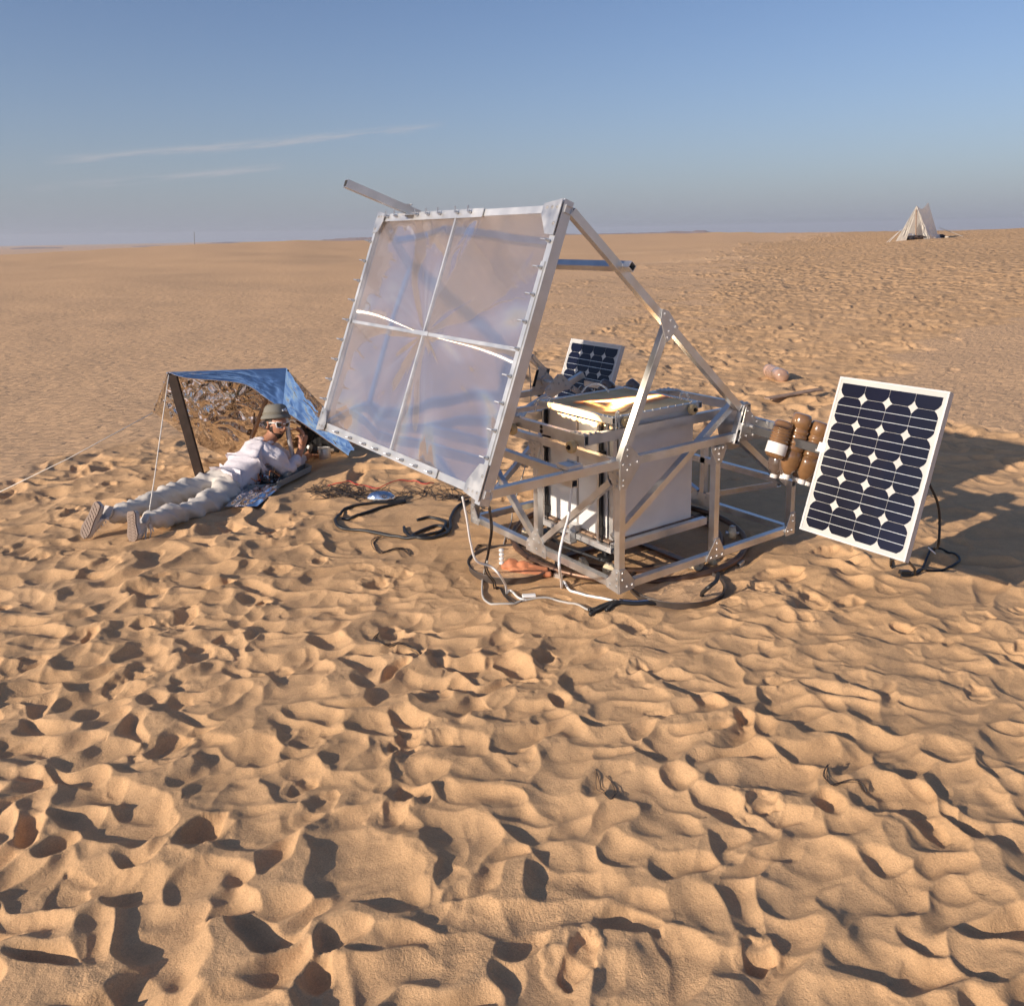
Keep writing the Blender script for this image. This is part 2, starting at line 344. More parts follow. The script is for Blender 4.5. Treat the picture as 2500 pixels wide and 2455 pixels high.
def build(name, mb, material, parent=None, smooth=False, base=None, bevel=0, label=None):
    me = bpy.data.meshes.new(name)
    if base is None: base = np.array(root_of(parent)['_b'][:]) if parent is not None else np.mean(np.array(mb.v), axis=0)
    base = np.array(base, float)
    me.from_pydata([tuple((np.array(v)-base)*S) for v in mb.v], [], mb.f); me.update()
    mats = material if isinstance(material, (list, tuple)) else [material]
    for q in mats: me.materials.append(q)
    bm = bmesh.new(); bm.from_mesh(me); bmesh.ops.recalc_face_normals(bm, faces=bm.faces); bm.to_mesh(me); bm.free()
    o = bpy.data.objects.new(name, me); scene.collection.objects.link(o)
    if smooth:
        me.shade_smooth()
        if smooth != 'all': me.set_sharp_from_angle(angle=math.radians(40))
    if parent is not None: o.parent = parent
    else: o.location = base*S
    if parent is None: o['_b'] = [float(t) for t in base]
    if bevel:
        b = o.modifiers.new('edge', 'BEVEL'); b.width = bevel*S; b.segments = 2; b.limit_method = 'ANGLE'
    if label: o['label'] = label
    return o
def tag(o, label, cat, group=None):
    o['label'] = label; o['category'] = cat
    if group: o['group'] = group
    return o
def thing(name, label, cat, base, group=None):
    o = bpy.data.objects.new(name, None); scene.collection.objects.link(o)
    o.location = np.array(base, float)*S; o['_b'] = [float(t) for t in base]; o.empty_display_size = .1
    return tag(o, label, cat, group)
def crom(P, n=8):
    P = [np.array(p, float) for p in P]; Q = [2*P[0]-P[1]]+P+[2*P[-1]-P[-2]]; o = []
    for i in range(1, len(Q)-2):
        for t in np.linspace(0, 1, n, endpoint=False):
            a, b, c, d = Q[i-1:i+3]
            o.append(.5*((2*b)+(-a+c)*t+(2*a-5*b+4*c-d)*t*t+(-a+3*b-3*c+d)*t**3))
    return o+[P[-1]]

# ------------------------------------------------------------------ sand ground
def make_ground():
    r = [1.0]
    while r[-1] < 520:
        R_ = r[-1]; r.append(R_+max(.0060, R_*R_*.5/1751*(1.0 if R_ < 90 else 1.5)))
    r += list(np.geomspace(560, 7000, 14)); r = np.array(r)
    c0 = math.degrees(YAW); a = [c0-37]
    while a[-1] < c0+37: a.append(a[-1]+.066)
    a += list(np.linspace(a[-1]+.6, c0+360-37-.6, 230)); a = np.radians(np.array(a)); n = len(a)
    A, RR = np.meshgrid(a, r); X = CAM[0]+RR*np.cos(A); Y = CAM[1]+RR*np.sin(A)
    Z = np.empty_like(X)
    for i in range(0, len(r), 100): Z[i:i+100] = height(X[i:i+100], Y[i:i+100])
    mk = np.empty_like(X)
    for i in range(0, len(r), 100): mk[i:i+100] = masks(X[i:i+100], Y[i:i+100])[0]
    co = np.stack([X, Y, Z], -1).reshape(-1, 3)*S; nv = len(co)
    co = np.vstack([co, [[CAM[0]*S, CAM[1]*S, -.1*S]]])
    m_ = len(r); i, j = np.meshgrid(np.arange(m_-1), np.arange(n), indexing='ij'); j2 = (j+1) % n
    q = np.stack([i*n+j, (i+1)*n+j, (i+1)*n+j2, i*n+j2], -1).reshape(-1, 4)
    jj = np.arange(n); t = np.stack([np.full(n, nv), jj, (jj+1) % n], -1)
    me = bpy.data.meshes.new('sand_ground'); me.vertices.add(len(co)); me.vertices.foreach_set('co', co.astype(np.float32).ravel())
    loops = np.concatenate([q.ravel(), t.ravel()]).astype(np.int32)
    starts = np.concatenate([np.arange(len(q))*4, len(q)*4+np.arange(len(t))*3]).astype(np.int32)
    me.loops.add(len(loops)); me.loops.foreach_set('vertex_index', loops)
    me.polygons.add(len(starts)); me.polygons.foreach_set('loop_start', starts)
    me.update(calc_edges=True); me.validate(); me.shade_smooth()
    uv = me.uv_layers.new(name='walked'); lv = np.zeros(len(me.loops), np.int32); me.loops.foreach_get('vertex_index', lv)
    tk_ = np.concatenate([sunlit_tracks(X, Y).ravel(), [0]]).astype(np.float32)[lv]
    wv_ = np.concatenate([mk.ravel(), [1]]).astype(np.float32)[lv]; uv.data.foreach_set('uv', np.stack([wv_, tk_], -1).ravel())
    o = bpy.data.objects.new('sand_ground', me); scene.collection.objects.link(o); o['kind'] = 'structure'
    return o
def sand_material():
    m = bpy.data.materials.new('sand'); m.use_nodes = True; t = m.node_tree; b = t.nodes['Principled BSDF']; L = t.links.new
    b.inputs['Roughness'].default_value = .95; b.inputs['Specular IOR Level'].default_value = .15
    co = N(t, 'ShaderNodeTexCoord').outputs['Object']
    def noise(sc, det=3, ro=.5, vec=co, dist=0):
        n = N(t, 'ShaderNodeTexNoise'); n.inputs['Scale'].default_value = sc; n.inputs['Detail'].default_value = det; n.inputs['Roughness'].default_value = ro
        n.inputs['Distortion'].default_value = dist; L(vec, n.inputs['Vector']); return n.outputs[0]
    def mr(v, a, b_, c, d):
        n = N(t, 'ShaderNodeMapRange'); L(v, n.inputs[0])
        for i, q in enumerate((a, b_, c, d)): n.inputs[i+1].default_value = q
        return n.outputs[0]
    at = N(t, 'ShaderNodeUVMap'); at.uv_map = 'walked'; sx_ = N(t, 'ShaderNodeSeparateXYZ'); L(at.outputs[0], sx_.inputs[0]); wk = sx_.outputs[0]
    mm = lambda op, a, b_=None, c=None: M(op, a, b_, c, nt=t)
    # colour: warm quartz sand, paler and darker patches, speckle of grains
    c1 = N(t, 'ShaderNodeMixRGB'); L(mr(noise(.9, 5, .6), .3, .7, 0, 1), c1.inputs[0])
    c1.inputs[1].default_value = (.545, .336, .176, 1); c1.inputs[2].default_value = (.615, .390, .214, 1)
    c2 = N(t, 'ShaderNodeMixRGB'); L(wk, c2.inputs[0]); c2.inputs[1].default_value = (.640, .410, .235, 1); L(c1.outputs[0], c2.inputs[2])
    c2b = N(t, 'ShaderNodeMixRGB'); c2b.blend_type = 'MULTIPLY'; c2b.inputs[0].default_value = 1; c2t = N(t, 'ShaderNodeMixRGB'); L(mm('MULTIPLY', sx_.outputs[1], .75), c2t.inputs[0]); L(c2.outputs[0], c2t.inputs[1]); c2t.inputs[2].default_value = (.78, .53, .31, 1)  # tracks mixed paler: sunlight on their slopes put into the sand colour
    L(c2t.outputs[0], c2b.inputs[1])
    g = mm('MULTIPLY', mm('MULTIPLY', mr(noise(420, 2, .7), .25, .75, .84, 1.16), mr(noise(170, 2, .6), .3, .7, .90, 1.10)), mr(noise(12, 4, .65), .3, .7, .93, 1.07))
    L(g, c2b.inputs[2]); L(c2b.outputs[0], b.inputs['Base Color'])
    # relief too fine for the mesh
    v = N(t, 'ShaderNodeTexVoronoi'); v.feature = 'SMOOTH_F1'; v.inputs['Scale'].default_value = 3.2; v.inputs['Smoothness'].default_value = .25
    nv = N(t, 'ShaderNodeVectorMath', operation='ADD'); L(co, nv.inputs[0])
    nn = N(t, 'ShaderNodeTexNoise'); nn.inputs['Scale'].default_value = 2.; L(co, nn.inputs['Vector'])
    ns = N(t, 'ShaderNodeVectorMath', operation='SCALE'); L(nn.outputs['Color'], ns.inputs[0]); ns.inputs['Scale'].default_value = .5
    L(ns.outputs[0], nv.inputs[1]); L(nv.outputs[0], v.inputs['Vector'])
    geo = N(t, 'ShaderNodeNewGeometry'); dist = N(t, 'ShaderNodeVectorMath', operation='DISTANCE'); L(geo.outputs['Position'], dist.inputs[0]); dist.inputs[1].default_value = (-2.67, -2.88, 0)
    far = mr(dist.outputs['Value'], 14, 40, 0, 1)
    h_far = mm('MULTIPLY', mm('MULTIPLY', mm('MULTIPLY', v.outputs['Distance'], .17), wk), far)
    mp = N(t, 'ShaderNodeMapping'); L(co, mp.inputs[0]); mp.inputs['Rotation'].default_value = (0, 0, math.radians(-32)); mp.inputs['Scale'].default_value = (1, 2.8, 1)
    rip = noise(6.5, 2, .4, mp.outputs[0], .5)
    h_rip = mm('MULTIPLY', mm('MULTIPLY', rip, .042), mm('SUBTRACT', 1.0, mm('MULTIPLY', wk, .93)))
    h_mid = mm('MULTIPLY', noise(38, 4, .6), .0035)
    # coarse trodden crumbs in places
    cr = mm('MULTIPLY', mm('MULTIPLY', noise(75, 3, .6), mr(noise(1.9, 2), .60, .72, 0, 1)), .0035)
    h_gr = mm('ADD', mm('MULTIPLY', noise(520, 2, .7), .0012), mm('MULTIPLY', noise(150, 3, .7), .0022))
    hh = mm('ADD', mm('ADD', mm('ADD', h_far, h_rip), mm('ADD', h_mid, cr)), h_gr)
    bp = N(t, 'ShaderNodeBump'); bp.inputs['Strength'].default_value = 1; bp.inputs['Distance'].default_value = 1.0; L(hh, bp.inputs['Height']); L(bp.outputs[0], b.inputs['Normal'])
    return m
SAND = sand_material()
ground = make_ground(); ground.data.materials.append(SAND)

# far mesas on the skyline
MESA = mat('far_rock', (.30, .20, .17), .95, bump=(.02, .5, 5), var=(.01, .15))
def mesa(name, x0, x1, tops, D):
    """a long low table hill; tops = picture rows of its rim along x"""
    n = 90; mb = MB(); xs = np.linspace(x0, x1, n); G = []
    for j, (dd, f) in enumerate(((0, 0), (60, .75), (110, 1), (420, 1), (520, 0))):
        row = []
        for i, x in enumerate(xs):
            t = np.interp(x, [p[0] for p in tops], [p[1] for p in tops])
            p = dp(x, t, D); c = p.copy(); c[2] = -30
            nz = float(perlin(np.array([i*.31]), np.array([j*.5+x0]), 9)[0])*1.6
            e = min(1, i/6, (n-1-i)/6)
            z = -25+(p[2]+25+nz)*f*e**.5
            q = CAM+(p-CAM)*(1+dd/D); row.append((q[0], q[1], z))
        G.append(row)
    mb.grid(G); o = build(name, mb, MESA, smooth=True); o['kind'] = 'structure'; return o
mesa('mesa_hills', -420, 690, [(-420, 612), (0, 611), (60, 606), (150, 605), (170, 610), (280, 605), (360, 602), (480, 600), (520, 594), (560, 592), (640, 594), (690, 588)], 3000)
mesa('mesa_hills', 770, 960, [(770, 588), (840, 582), (880, 580), (960, 579)], 2700)
mesa('mesa_hills', 1330, 1820, [(1330, 571), (1380, 571), (1430, 572), (1620, 567), (1650, 564), (1690, 566), (1700, 562), (1722, 562), (1730, 567), (1820, 570)], 2900)
mesa('mesa_hills', 1210, 1350, [(1210, 572), (1255, 569), (1300, 571), (1350, 573)], 2600)

# ------------------------------------------------------------------ the machine: truss on wheels, tilted lens, far side alike
a_, b_, HT, hw = 1.582, 1.538, .719, .021
P1 = np.array([-.878, 0, .719]); P2 = np.array([-.363, 0, 2.093]); LW = 2.0126
lu = (P2-P1)/np.linalg.norm(P2-P1); ln = np.array([lu[2], 0, -lu[0]]); ln = -ln   # lens normal, towards the sun
Yv = np.array([0, 1., 0])
machine = thing('lens_machine', 'aluminium truss frame on small wheels carrying the big tilted four-pane lens', 'solar machine', (.79, .77, -.1))
def part(name, mb, m_=ALU, **k): return build(name, mb, m_, machine, **k)
def tb(name, p, q, w=.042, h=None, up=(0, 0, 1), parent=None, m_=ALU):
    return build(name, MB().tube(p, q, w, h, up), m_, parent or machine)
z0 = 0.0
# lower rectangle
tb('bottom_beam', (.0, hw, z0), (a_, hw, z0)); tb('bottom_beam', (.0, b_-hw, z0), (a_, b_-hw, z0))
tb('bottom_beam', (hw, .043, z0), (hw, b_-.043, z0)); tb('bottom_beam', (a_-hw, .043, z0), (a_-hw, b_-.043, z0))
# posts
for x, y, zt in ((hw, hw, HT-.022), (.805, hw, HT-.022), (a_-hw, hw, .30), (hw, b_-hw, HT-.03), (.805, b_-hw, HT-.022), (a_-hw, b_-hw, .30), (hw, .779, HT-.022), (a_-hw, .779, .46)):
    tb('post', (x, y, z0+.022), (x, y, zt), .042, .042, (1, 0, 0))
# upper beam of the left end, short beam of the right end
tb('top_beam', (hw, .043, HT-.002), (hw, 1.98, HT-.002))
tb('top_beam', (a_-hw, .0, .32), (a_-hw, b_, .32))
# V braces of both ends and the long diagonal of the near side
def plane_tube(name, p, q, w=.038): return tb(name, p, q, w, w, (0, 0, 1))
plane_tube('brace', (hw, .72, .07), (hw, .09, .60)); plane_tube('brace', (hw, .84, .07), (hw, 1.47, .60))
plane_tube('brace', (a_-hw, .73, .06), (a_-hw, .12, .29)); plane_tube('brace', (a_-hw, .83, .06), (a_-hw, 1.42, .29))
tb('brace', (.015, .066, .275), (.99, .066, .92), .040, .040)
tb('brace', (a_-.03, .066, .31), (1.03, .066, .72), .040, .040)
tb('brace', (a_-.03, b_-hw, .31), (1.03, b_-hw, .72), .040, .040)
tb('brace', (.05, b_-.05, .08), (.76, b_-.05, .66), .036, .036)
# swing frame: near and far triangles
P3 = np.array([1.0, 0, .80])
SL_ = lambda y: None
for k, yy in enumerate((hw, LW-hw)):
    o = np.array([0, yy, 0])
    tb('swing_beam', (P1[0]+.02, yy, HT), (.985, yy, HT+.012), .042, .046)
    tb('swing_diagonal', P2+o+(.035, 0, -.01), P2+o+(.035, 0, -.01)+((1.0, 0, .905)-(P2+(.035, 0, -.01))), .040, .046)
    tb('swing_strut', (.0+.025, yy, HT+.02), (.36, yy, 1.47), .042, .042)
tb('cross_bar', (.03, -.05, 1.80), (.03, LW+.03, 1.80), .045, .040, (.65, 0, .76))
tb('cross_bar', (-.33, .044, HT-.002), (-.33, LW-.044, HT-.002), .042)
for yy in (-.012, LW-.03):
    ch_ = build('pivot_channel', MB().tube(P3+(0, yy, 0), P3+(0, yy+.045, 0), .052, .245, lu), ALU, machine)
    build('channel_shade', MB().tube(P3+(0, yy+.020, 0), P3+(0, yy+.030, 0), .040, .232, lu, hollow=False), DARK, ch_)  # near-black plate painting the shade inside the open channel
for yy in (-.03,): tb('cross_tube_end', P3+(.0, yy, -.01), P3+(.0, yy+.06, -.01), .044, .044, (lu[0], 0, lu[2]), m_=ALUW)
# lens frame: side tubes along the slope, top and bottom tubes across, open ends showing
tW, tH = .048, .060
lens_frame = part('lens_frame', MB()
    .tube(P1+(0, .026, 0)-lu*.055, P2+(0, .026, 0)+lu*.045, .044, tH, ln)
    .tube(P1+(0, LW-.02, 0)-lu*.035, P2+(0, LW-.02, 0)+lu*.035, .040, tH, ln)
    .tube(P1+(0, -.003, 0)-ln*.006, P1+(0, LW-.041, 0)-ln*.006, .040, .046, ln)
    .tube(P2+(0, -.003, 0)-ln*.006, P2+(0, LW-.041, 0)-ln*.006, .040, .046, ln), ALUW)
LC = (P1+P2)/2+Yv*LW/2
off = ln*(tH/2)
# clamp strips with wing screws
cs = MB(); Llen = np.linalg.norm(P2-P1)
def strip(p, q, wd, th=.006): cs.tube(p, q, wd, th, ln, hollow=False)
strip(P1+(0, .034, 0)+off+lu*.13+ln*.004, P2+(0, .034, 0)+off-lu*.28+ln*.004, .030)
strip(P1+(0, LW-.024, 0)+off+lu*.05+ln*.004, P2+(0, LW-.024, 0)+off-lu*.05+ln*.004, .030)
strip(P2+(0, .72, 0)+off*.75+ln*.004-lu*.004, P2+(0, LW-.05, 0)+off*.75+ln*.004-lu*.004, .052)
strip(P1+(0, .45, 0)+off*.75+ln*.004+lu*.004, P1+(0, LW-.05, 0)+off*.75+ln*.004+lu*.004, .052)
build('clamp_strip', cs, ALUW, lens_frame)
def wing(p, d2):
    sc = MB()
    sc.cyl(p, p+ln*.035, .006, 8); sc.cyl(p+ln*.030, p+ln*.030+d2*.03+ln*.008, .005, 6); sc.cyl(p+ln*.012, p+ln*.02, .011, 8); build('wing_screw', sc, STEEL, lens_frame)
for t in (.12, .215, .31, .405, .50, .595, .69, .785, .88):
    wing(P1+lu*Llen*t+(0, .032, 0)+off, Yv); wing(P1+lu*Llen*t+(0, LW-.01, 0)+off, Yv)
for y in (.84, .98, 1.18, 1.32, 1.46, 1.60, 1.74, 1.86): wing(P2+(0, y, 0)+off*.8, lu)
for y in (.50, .66, .82, .98, 1.14, 1.3, 1.5, 1.7): wing(P1+(0, y, 0)+off*.8, Yv*.6)
# corner plates
for base_, sy, su, big in ((P1, 1, 1, .92), (P2, 1, -1, .92), (P1+Yv*LW, -1, 1, .72), (P2+Yv*LW, -1, -1, .72)):
    e = off+ln*.012; q = .16*big
    c = base_+e; Y_ = Yv*sy; U_ = lu*su
    mb = MB().prism([c+Y_*.004-U_*.04, c+Y_*q-U_*.02, c+Y_*q+U_*.035, c+Y_*.075+U_*q*.95, c+Y_*.004+U_*q], ln, .005)
    for a1, a2 in ((.035, .0), (.03, .085), (.075, .0), (.115, .0)): mb.bolt(c+Y_*a1+U_*a2+ln*.003, ln, .008)
    build('corner_plate', mb, PLATE, lens_frame)
# divider bars (a cross) holding the four panes
part('divider_bar', MB().tube(P1+lu*Llen*.5+(0, .06, 0)+ln*.012, P1+lu*Llen*.5+(0, LW-.05, 0)+ln*.012, .020, .030, ln, hollow=False)
     .tube(P1+lu*Llen*.5+(0, LW/2-.07, 0)+ln*.03, P1+lu*Llen*.5+(0, LW/2+.10, 0)+ln*.03, .026, .006, ln, hollow=False), ALUW)
part('divider_bar', MB().tube(P1+lu*.03+Yv*LW/2+ln*.010, P2-lu*.03+Yv*LW/2+ln*.010, .016, .026, ln, hollow=False), ALUW)
def lens_material():
    m = bpy.data.materials.new('grooved_lens_plastic'); m.use_nodes = True; t = m.node_tree; t.nodes.clear(); L = t.links.new
    o = N(t, 'ShaderNodeOutputMaterial'); mm = lambda op, a, b=None, c=None: M(op, a, b, c, nt=t)
    geo = N(t, 'ShaderNodeNewGeometry'); d = N(t, 'ShaderNodeVectorMath', operation='SUBTRACT'); L(geo.outputs['Position'], d.inputs[0]); d.inputs[1].default_value = tuple(LC*S)
    ln2 = N(t, 'ShaderNodeVectorMath', operation='LENGTH'); L(d.outputs[0], ln2.inputs[0])
    nrm = N(t, 'ShaderNodeVectorMath', operation='NORMALIZE'); L(d.outputs[0], nrm.inputs[0])
    # prism angle grows with the distance from the optical centre, as moulded in the grooves
    nz = N(t, 'ShaderNodeTexNoise'); nz.inputs['Scale'].default_value = 2.2; nz.inputs['Detail'].default_value = 2; L(geo.outputs['Position'], nz.inputs['Vector'])
    k = mm('MULTIPLY', mm('MINIMUM', mm('MULTIPLY', ln2.outputs['Value'], .85), .75), mm('ADD', mm('MULTIPLY', nz.outputs[0], .5), .75))
    sc_ = N(t, 'ShaderNodeVectorMath', operation='SCALE'); L(nrm.outputs[0], sc_.inputs[0]); L(k, sc_.inputs['Scale'])
    ad = N(t, 'ShaderNodeVectorMath', operation='ADD'); L(sc_.outputs[0], ad.inputs[0]); ad.inputs[1].default_value = tuple(ln)
    n2 = N(t, 'ShaderNodeVectorMath', operation='NORMALIZE'); L(ad.outputs[0], n2.inputs[0])
    rf = N(t, 'ShaderNodeBsdfRefraction'); rf.inputs['IOR'].default_value = 1.36; rf.inputs['Roughness'].default_value = .14; rf.inputs['Color'].default_value = (.93, .92, .94, 1); L(n2.outputs[0], rf.inputs['Normal'])
    tr = N(t, 'ShaderNodeBsdfTransparent'); tr.inputs[0].default_value = (.9, .9, .92, 1)
    m1 = N(t, 'ShaderNodeMixShader'); m1.inputs[0].default_value = .07; L(rf.outputs[0], m1.inputs[1]); L(tr.outputs[0], m1.inputs[2])
    df = N(t, 'ShaderNodeBsdfDiffuse'); df.inputs['Color'].default_value = (.58, .58, .68, 1)
    tl = N(t, 'ShaderNodeBsdfTranslucent'); tl.inputs['Color'].default_value = (.55, .5, .5, 1)
    m0 = N(t, 'ShaderNodeMixShader'); m0.inputs[0].default_value = .35; L(df.outputs[0], m0.inputs[1]); L(tl.outputs[0], m0.inputs[2])
    m2 = N(t, 'ShaderNodeMixShader'); m2.inputs[0].default_value = .32; L(m1.outputs[0], m2.inputs[1]); L(m0.outputs[0], m2.inputs[2])
    an = N(t, 'ShaderNodeBsdfAnisotropic'); an.inputs['Roughness'].default_value = .24; an.inputs['Anisotropy'].default_value = -.95; an.inputs['Color'].default_value = (1, .93, .85, 1)
    L(nrm.outputs[0], an.inputs['Tangent'])
    m3 = N(t, 'ShaderNodeMixShader'); m3.inputs[0].default_value = .024
    # riser faces mirror the sky softly
    dt = N(t, 'ShaderNodeVectorMath', operation='DOT_PRODUCT'); L(d.outputs[0], dt.inputs[0]); dt.inputs[1].default_value = tuple(lu)
    gk = N(t, 'ShaderNodeVectorMath', operation='SCALE'); gk.inputs[0].default_value = tuple(lu); dy = N(t, 'ShaderNodeVectorMath', operation='DOT_PRODUCT'); L(d.outputs[0], dy.inputs[0]); dy.inputs[1].default_value = (0, 1, 0)
    pc = N(t, 'ShaderNodeCombineXYZ'); L(mm('MULTIPLY', mm('ARCTAN2', dy.outputs['Value'], dt.outputs['Value']), 1.1), pc.inputs[0]); L(mm('MULTIPLY', ln2.outputs['Value'], .7), pc.inputs[1])
    pn = N(t, 'ShaderNodeTexNoise'); pn.inputs['Scale'].default_value = 1.9; pn.inputs['Detail'].default_value = 3; pn.inputs['Roughness'].default_value = .42; pn.inputs['Distortion'].default_value = .8; L(pc.outputs[0], pn.inputs['Vector'])
    L(mm('ADD', mm('MULTIPLY', dt.outputs['Value'], .35), mm('MULTIPLY', mm('SUBTRACT', pn.outputs[0], .40), 3.4)), gk.inputs['Scale'])
    ga = N(t, 'ShaderNodeVectorMath', operation='ADD'); L(gk.outputs[0], ga.inputs[0]); ga.inputs[1].default_value = tuple(ln+Yv*.10)
    gn = N(t, 'ShaderNodeVectorMath', operation='NORMALIZE'); L(ga.outputs[0], gn.inputs[0])
    gg = N(t, 'ShaderNodeBsdfAnisotropic'); gg.inputs['Roughness'].default_value = .10; gg.inputs['Color'].default_value = (.95, .96, 1, 1); L(gn.outputs[0], gg.inputs['Normal'])
    m2b = N(t, 'ShaderNodeMixShader'); m2b.inputs[0].default_value = .46; L(m2.outputs[0], m2b.inputs[1]); L(gg.outputs[0], m2b.inputs[2])
    L(m2b.outputs[0], m3.inputs[1]); L(an.outputs[0], m3.inputs[2])
    L(m3.outputs[0], o.inputs[0]); return m
LENS = lens_material()
for uy, vz in ((0, 0), (1, 0), (0, 1), (1, 1)):
    y0, y1 = (.05, LW/2-.008) if uy == 0 else (LW/2+.008, LW-.035)
    l0, l1 = (.018, Llen/2-.008) if vz == 0 else (Llen/2+.008, Llen-.018)
    c = ln*.012; mb = MB()
    G = [[P1+lu*(l0+(l1-l0)*i/24)+Yv*(y0+(y1-y0)*j/24)+c-ln*.004*math.sin(math.pi*i/24)*math.sin(math.pi*j/24) for j in range(25)] for i in range(25)]
    mb.grid(G); part('lens_pane', mb, LENS, smooth='all')
# flat corner stiffener arcs seen through the panes
# boom sticking out to the left of the lens top
bq = dp(1012, 520, np.dot(P2+Yv*1.58-CAM, Fv)-.02); bp_ = bq+ln*.50
tb('boom_tube', bp_, bq+(bq-bp_)*.06, .046, .050)
cb = bq+(bp_-bq)*.12
part('boom_clamp', MB().box(cb-(0, 0, .03), .08, .10, .012).bolt(cb+(.02, -.03, .03), (0, 0, 1)).bolt(cb+(-.02, .0, .03), (0, 0, 1)).box(cb+(0, 0, .03), .07, .03, .01), ALUW)
# gusset plates: near side (normal -y) and left end (normal -x)
def gus(pts, plane, bolts, axis=1, m_=PLATE, th=.006, n=None):
    s_ = -1
    if axis == 1:
        P = [(x, plane, z) for x, z in pts]; nn = (0, -1, 0); B = [(x, plane-.003, z) for x, z in bolts]
    else:
        P = [(plane, y, z) for y, z in pts]; nn = (-1, 0, 0); B = [(plane-.003, y, z) for y, z in bolts]
    mb = MB().prism(P, nn, th)
    for b in B: mb.bolt(b, nn)
    part('gusset_plate', mb, m_)
# lower front corner
gus([(-.002, -.035), (.11, -.024), (.12, .012), (.044, .105), (-.002, .105)], -.004, [(.02, .085), (.02, .045), (.055, -.002), (.095, .0)])
gus([(-.002, -.035), (.10, -.024), (.11, .012), (.044, .10), (-.002, .10)], -.004, [(.02, .085), (.02, .045), (.02, .005), (.075, .0)], 0)
# upper front node
gus([(-.004, HT-.14), (.044, HT-.14), (.15, HT-.02), (.15, HT+.022), (.12, HT+.05), (.065, HT+.105), (.03, HT+.105), (-.004, HT+.02)], -.004,
    [(.02, HT-.12), (.02, HT-.09), (.02, HT-.0), (.07, HT-.01), (.125, HT), (.05, HT+.045), (.05, HT+.08), (.05, HT-.035)])
gus([(-.002, HT-.14), (.042, HT-.14), (.10, HT-.055), (.10, HT-.02), (-.002, HT-.02)], -.004, [(.02, HT-.125), (.02, HT-.095), (.02, HT-.05), (.06, HT-.05)], 0)
# near side middle post
gus([(.74, HT-.024), (.87, HT-.024), (.87, HT-.045), (.83, HT-.125), (.785, HT-.125), (.74, HT-.045)], -.004, [(.77, HT-.035), (.805, HT-.035), (.84, HT-.035), (.805, HT-.07), (.805, HT-.105)])
gus([(.72, -.02), (.88, -.02), (.88, .015), (.83, .11), (.80, .11), (.72, .0)], -.004, [(.76, -.003), (.81, -.003), (.86, -.003), (.81, .04), (.81, .08)])
gus([(a_+.002, -.03), (a_-.09, -.03), (a_-.10, .0), (a_-.04, .12), (a_+.002, .12)], -.004, [(a_-.02, .10), (a_-.02, .06), (a_-.03, .0), (a_-.07, .0)])
# left end: V plate, top of middle post, far corner
gus([(.67, -.035), (.88, -.035), (.88, .02), (.80, .115), (.765, .13), (.70, .06), (.67, .03)], -.004, [(.70, .0), (.77, .0), (.85, .0), (.70, .05), (.78, .09), (.80, .055), (.74, .05), (.86, .03)], 0)
gus([(.715, HT-.012), (.84, HT-.012), (.84, HT-.04), (.80, HT-.12), (.755, HT-.12), (.715, HT-.04)], -.004, [(.74, HT-.03), (.779, HT-.03), (.82, HT-.03), (.779, HT-.065), (.779, HT-.10)], 0)
gus([(b_+.002, -.03), (b_-.10, -.03), (b_-.10, .0), (b_-.042, .10), (b_+.002, .10)], -.004, [(b_-.02, .08), (b_-.02, .04), (b_-.02, .0), (b_-.07, .0)], 0)
# strut top on the diagonal, small plates
gus([(.30, 1.56), (.35, 1.545), (.43, 1.45), (.36, 1.38), (.335, 1.37), (.29, 1.50)], -.004, [(.322, 1.53), (.37, 1.49), (.405, 1.45), (.355, 1.43), (.345, 1.395)], m_=ALUW)
# inner plate of the right end
gus([(.90, .80), (1.02, .93), (1.10, .86), (1.14, .62), (1.02, .62), (.93, .70)], .10, [(.96, .80), (1.02, .87), (1.07, .80), (1.05, .68), (.97, .72), (1.0, .64)])
V2 = MB().prism([(a_-.044, .66, -.03), (a_-.044, .90, -.03), (a_-.044, .86, .07), (a_-.044, .70, .07)], (-1, 0, 0), .006)
for y_, z_ in ((.68, 0.), (.78, 0), (.88, 0), (.74, .05), (.82, .05)): V2.bolt((a_-.047, y_, z_), (-1, 0, 0))
part('gusset_plate', V2, PLATE)
# pivot plate and shaft at the right, the same on the far side
pp = [yp(x, y, -.035) for x, y in ((1822, 993), (1829, 999), (1845, 1021), (1868, 1030), (1885, 1052), (1872, 1066), (1840, 1071), (1803, 1078))]
mb = MB().prism(pp, (0, -1, 0), .006)
for x, y in ((1826, 1004), (1837, 1016), (1848, 1029), (1816, 1036), (1857, 1050), (1822, 1064), (1838, 1061), (1808, 1068), (1843, 1043)): mb.bolt(yp(x, y, -.039), (0, -1, 0), .008)
mb.cyl(yp(1831, 1040, -.036), yp(1831, 1040, -.036)-(0, .03, 0), .014, 12)
part('pivot_plate', mb, PLATE)
tb('pivot_shaft', (1.06, -.04, .79), (1.06, .35, .79), .022, .022, m_=STEEL)
pf = [yp(x, y, LW-.06) for x, y in ((1317, 893), (1324, 896), (1352, 926), (1338, 940), (1331, 956), (1296, 956))]
mb = MB().prism(pf, (0, -1, 0), .006)
for x, y in ((1323, 901), (1332, 912), (1315, 926), (1306, 950), (1322, 948), (1340, 928), (1345, 932)): mb.bolt(yp(x, y, LW-.064), (0, -1, 0), .009)
mb.cyl(yp(1330, 929, LW-.063), yp(1330, 929, LW-.063)-(0, .012, 0), .040, 18)
part('pivot_plate', mb, PLATE)
part('pivot_shaft', MB().cyl(yp(1330, 929, LW-.10), yp(1352, 936, LW-.42), .014, 12), STEEL)
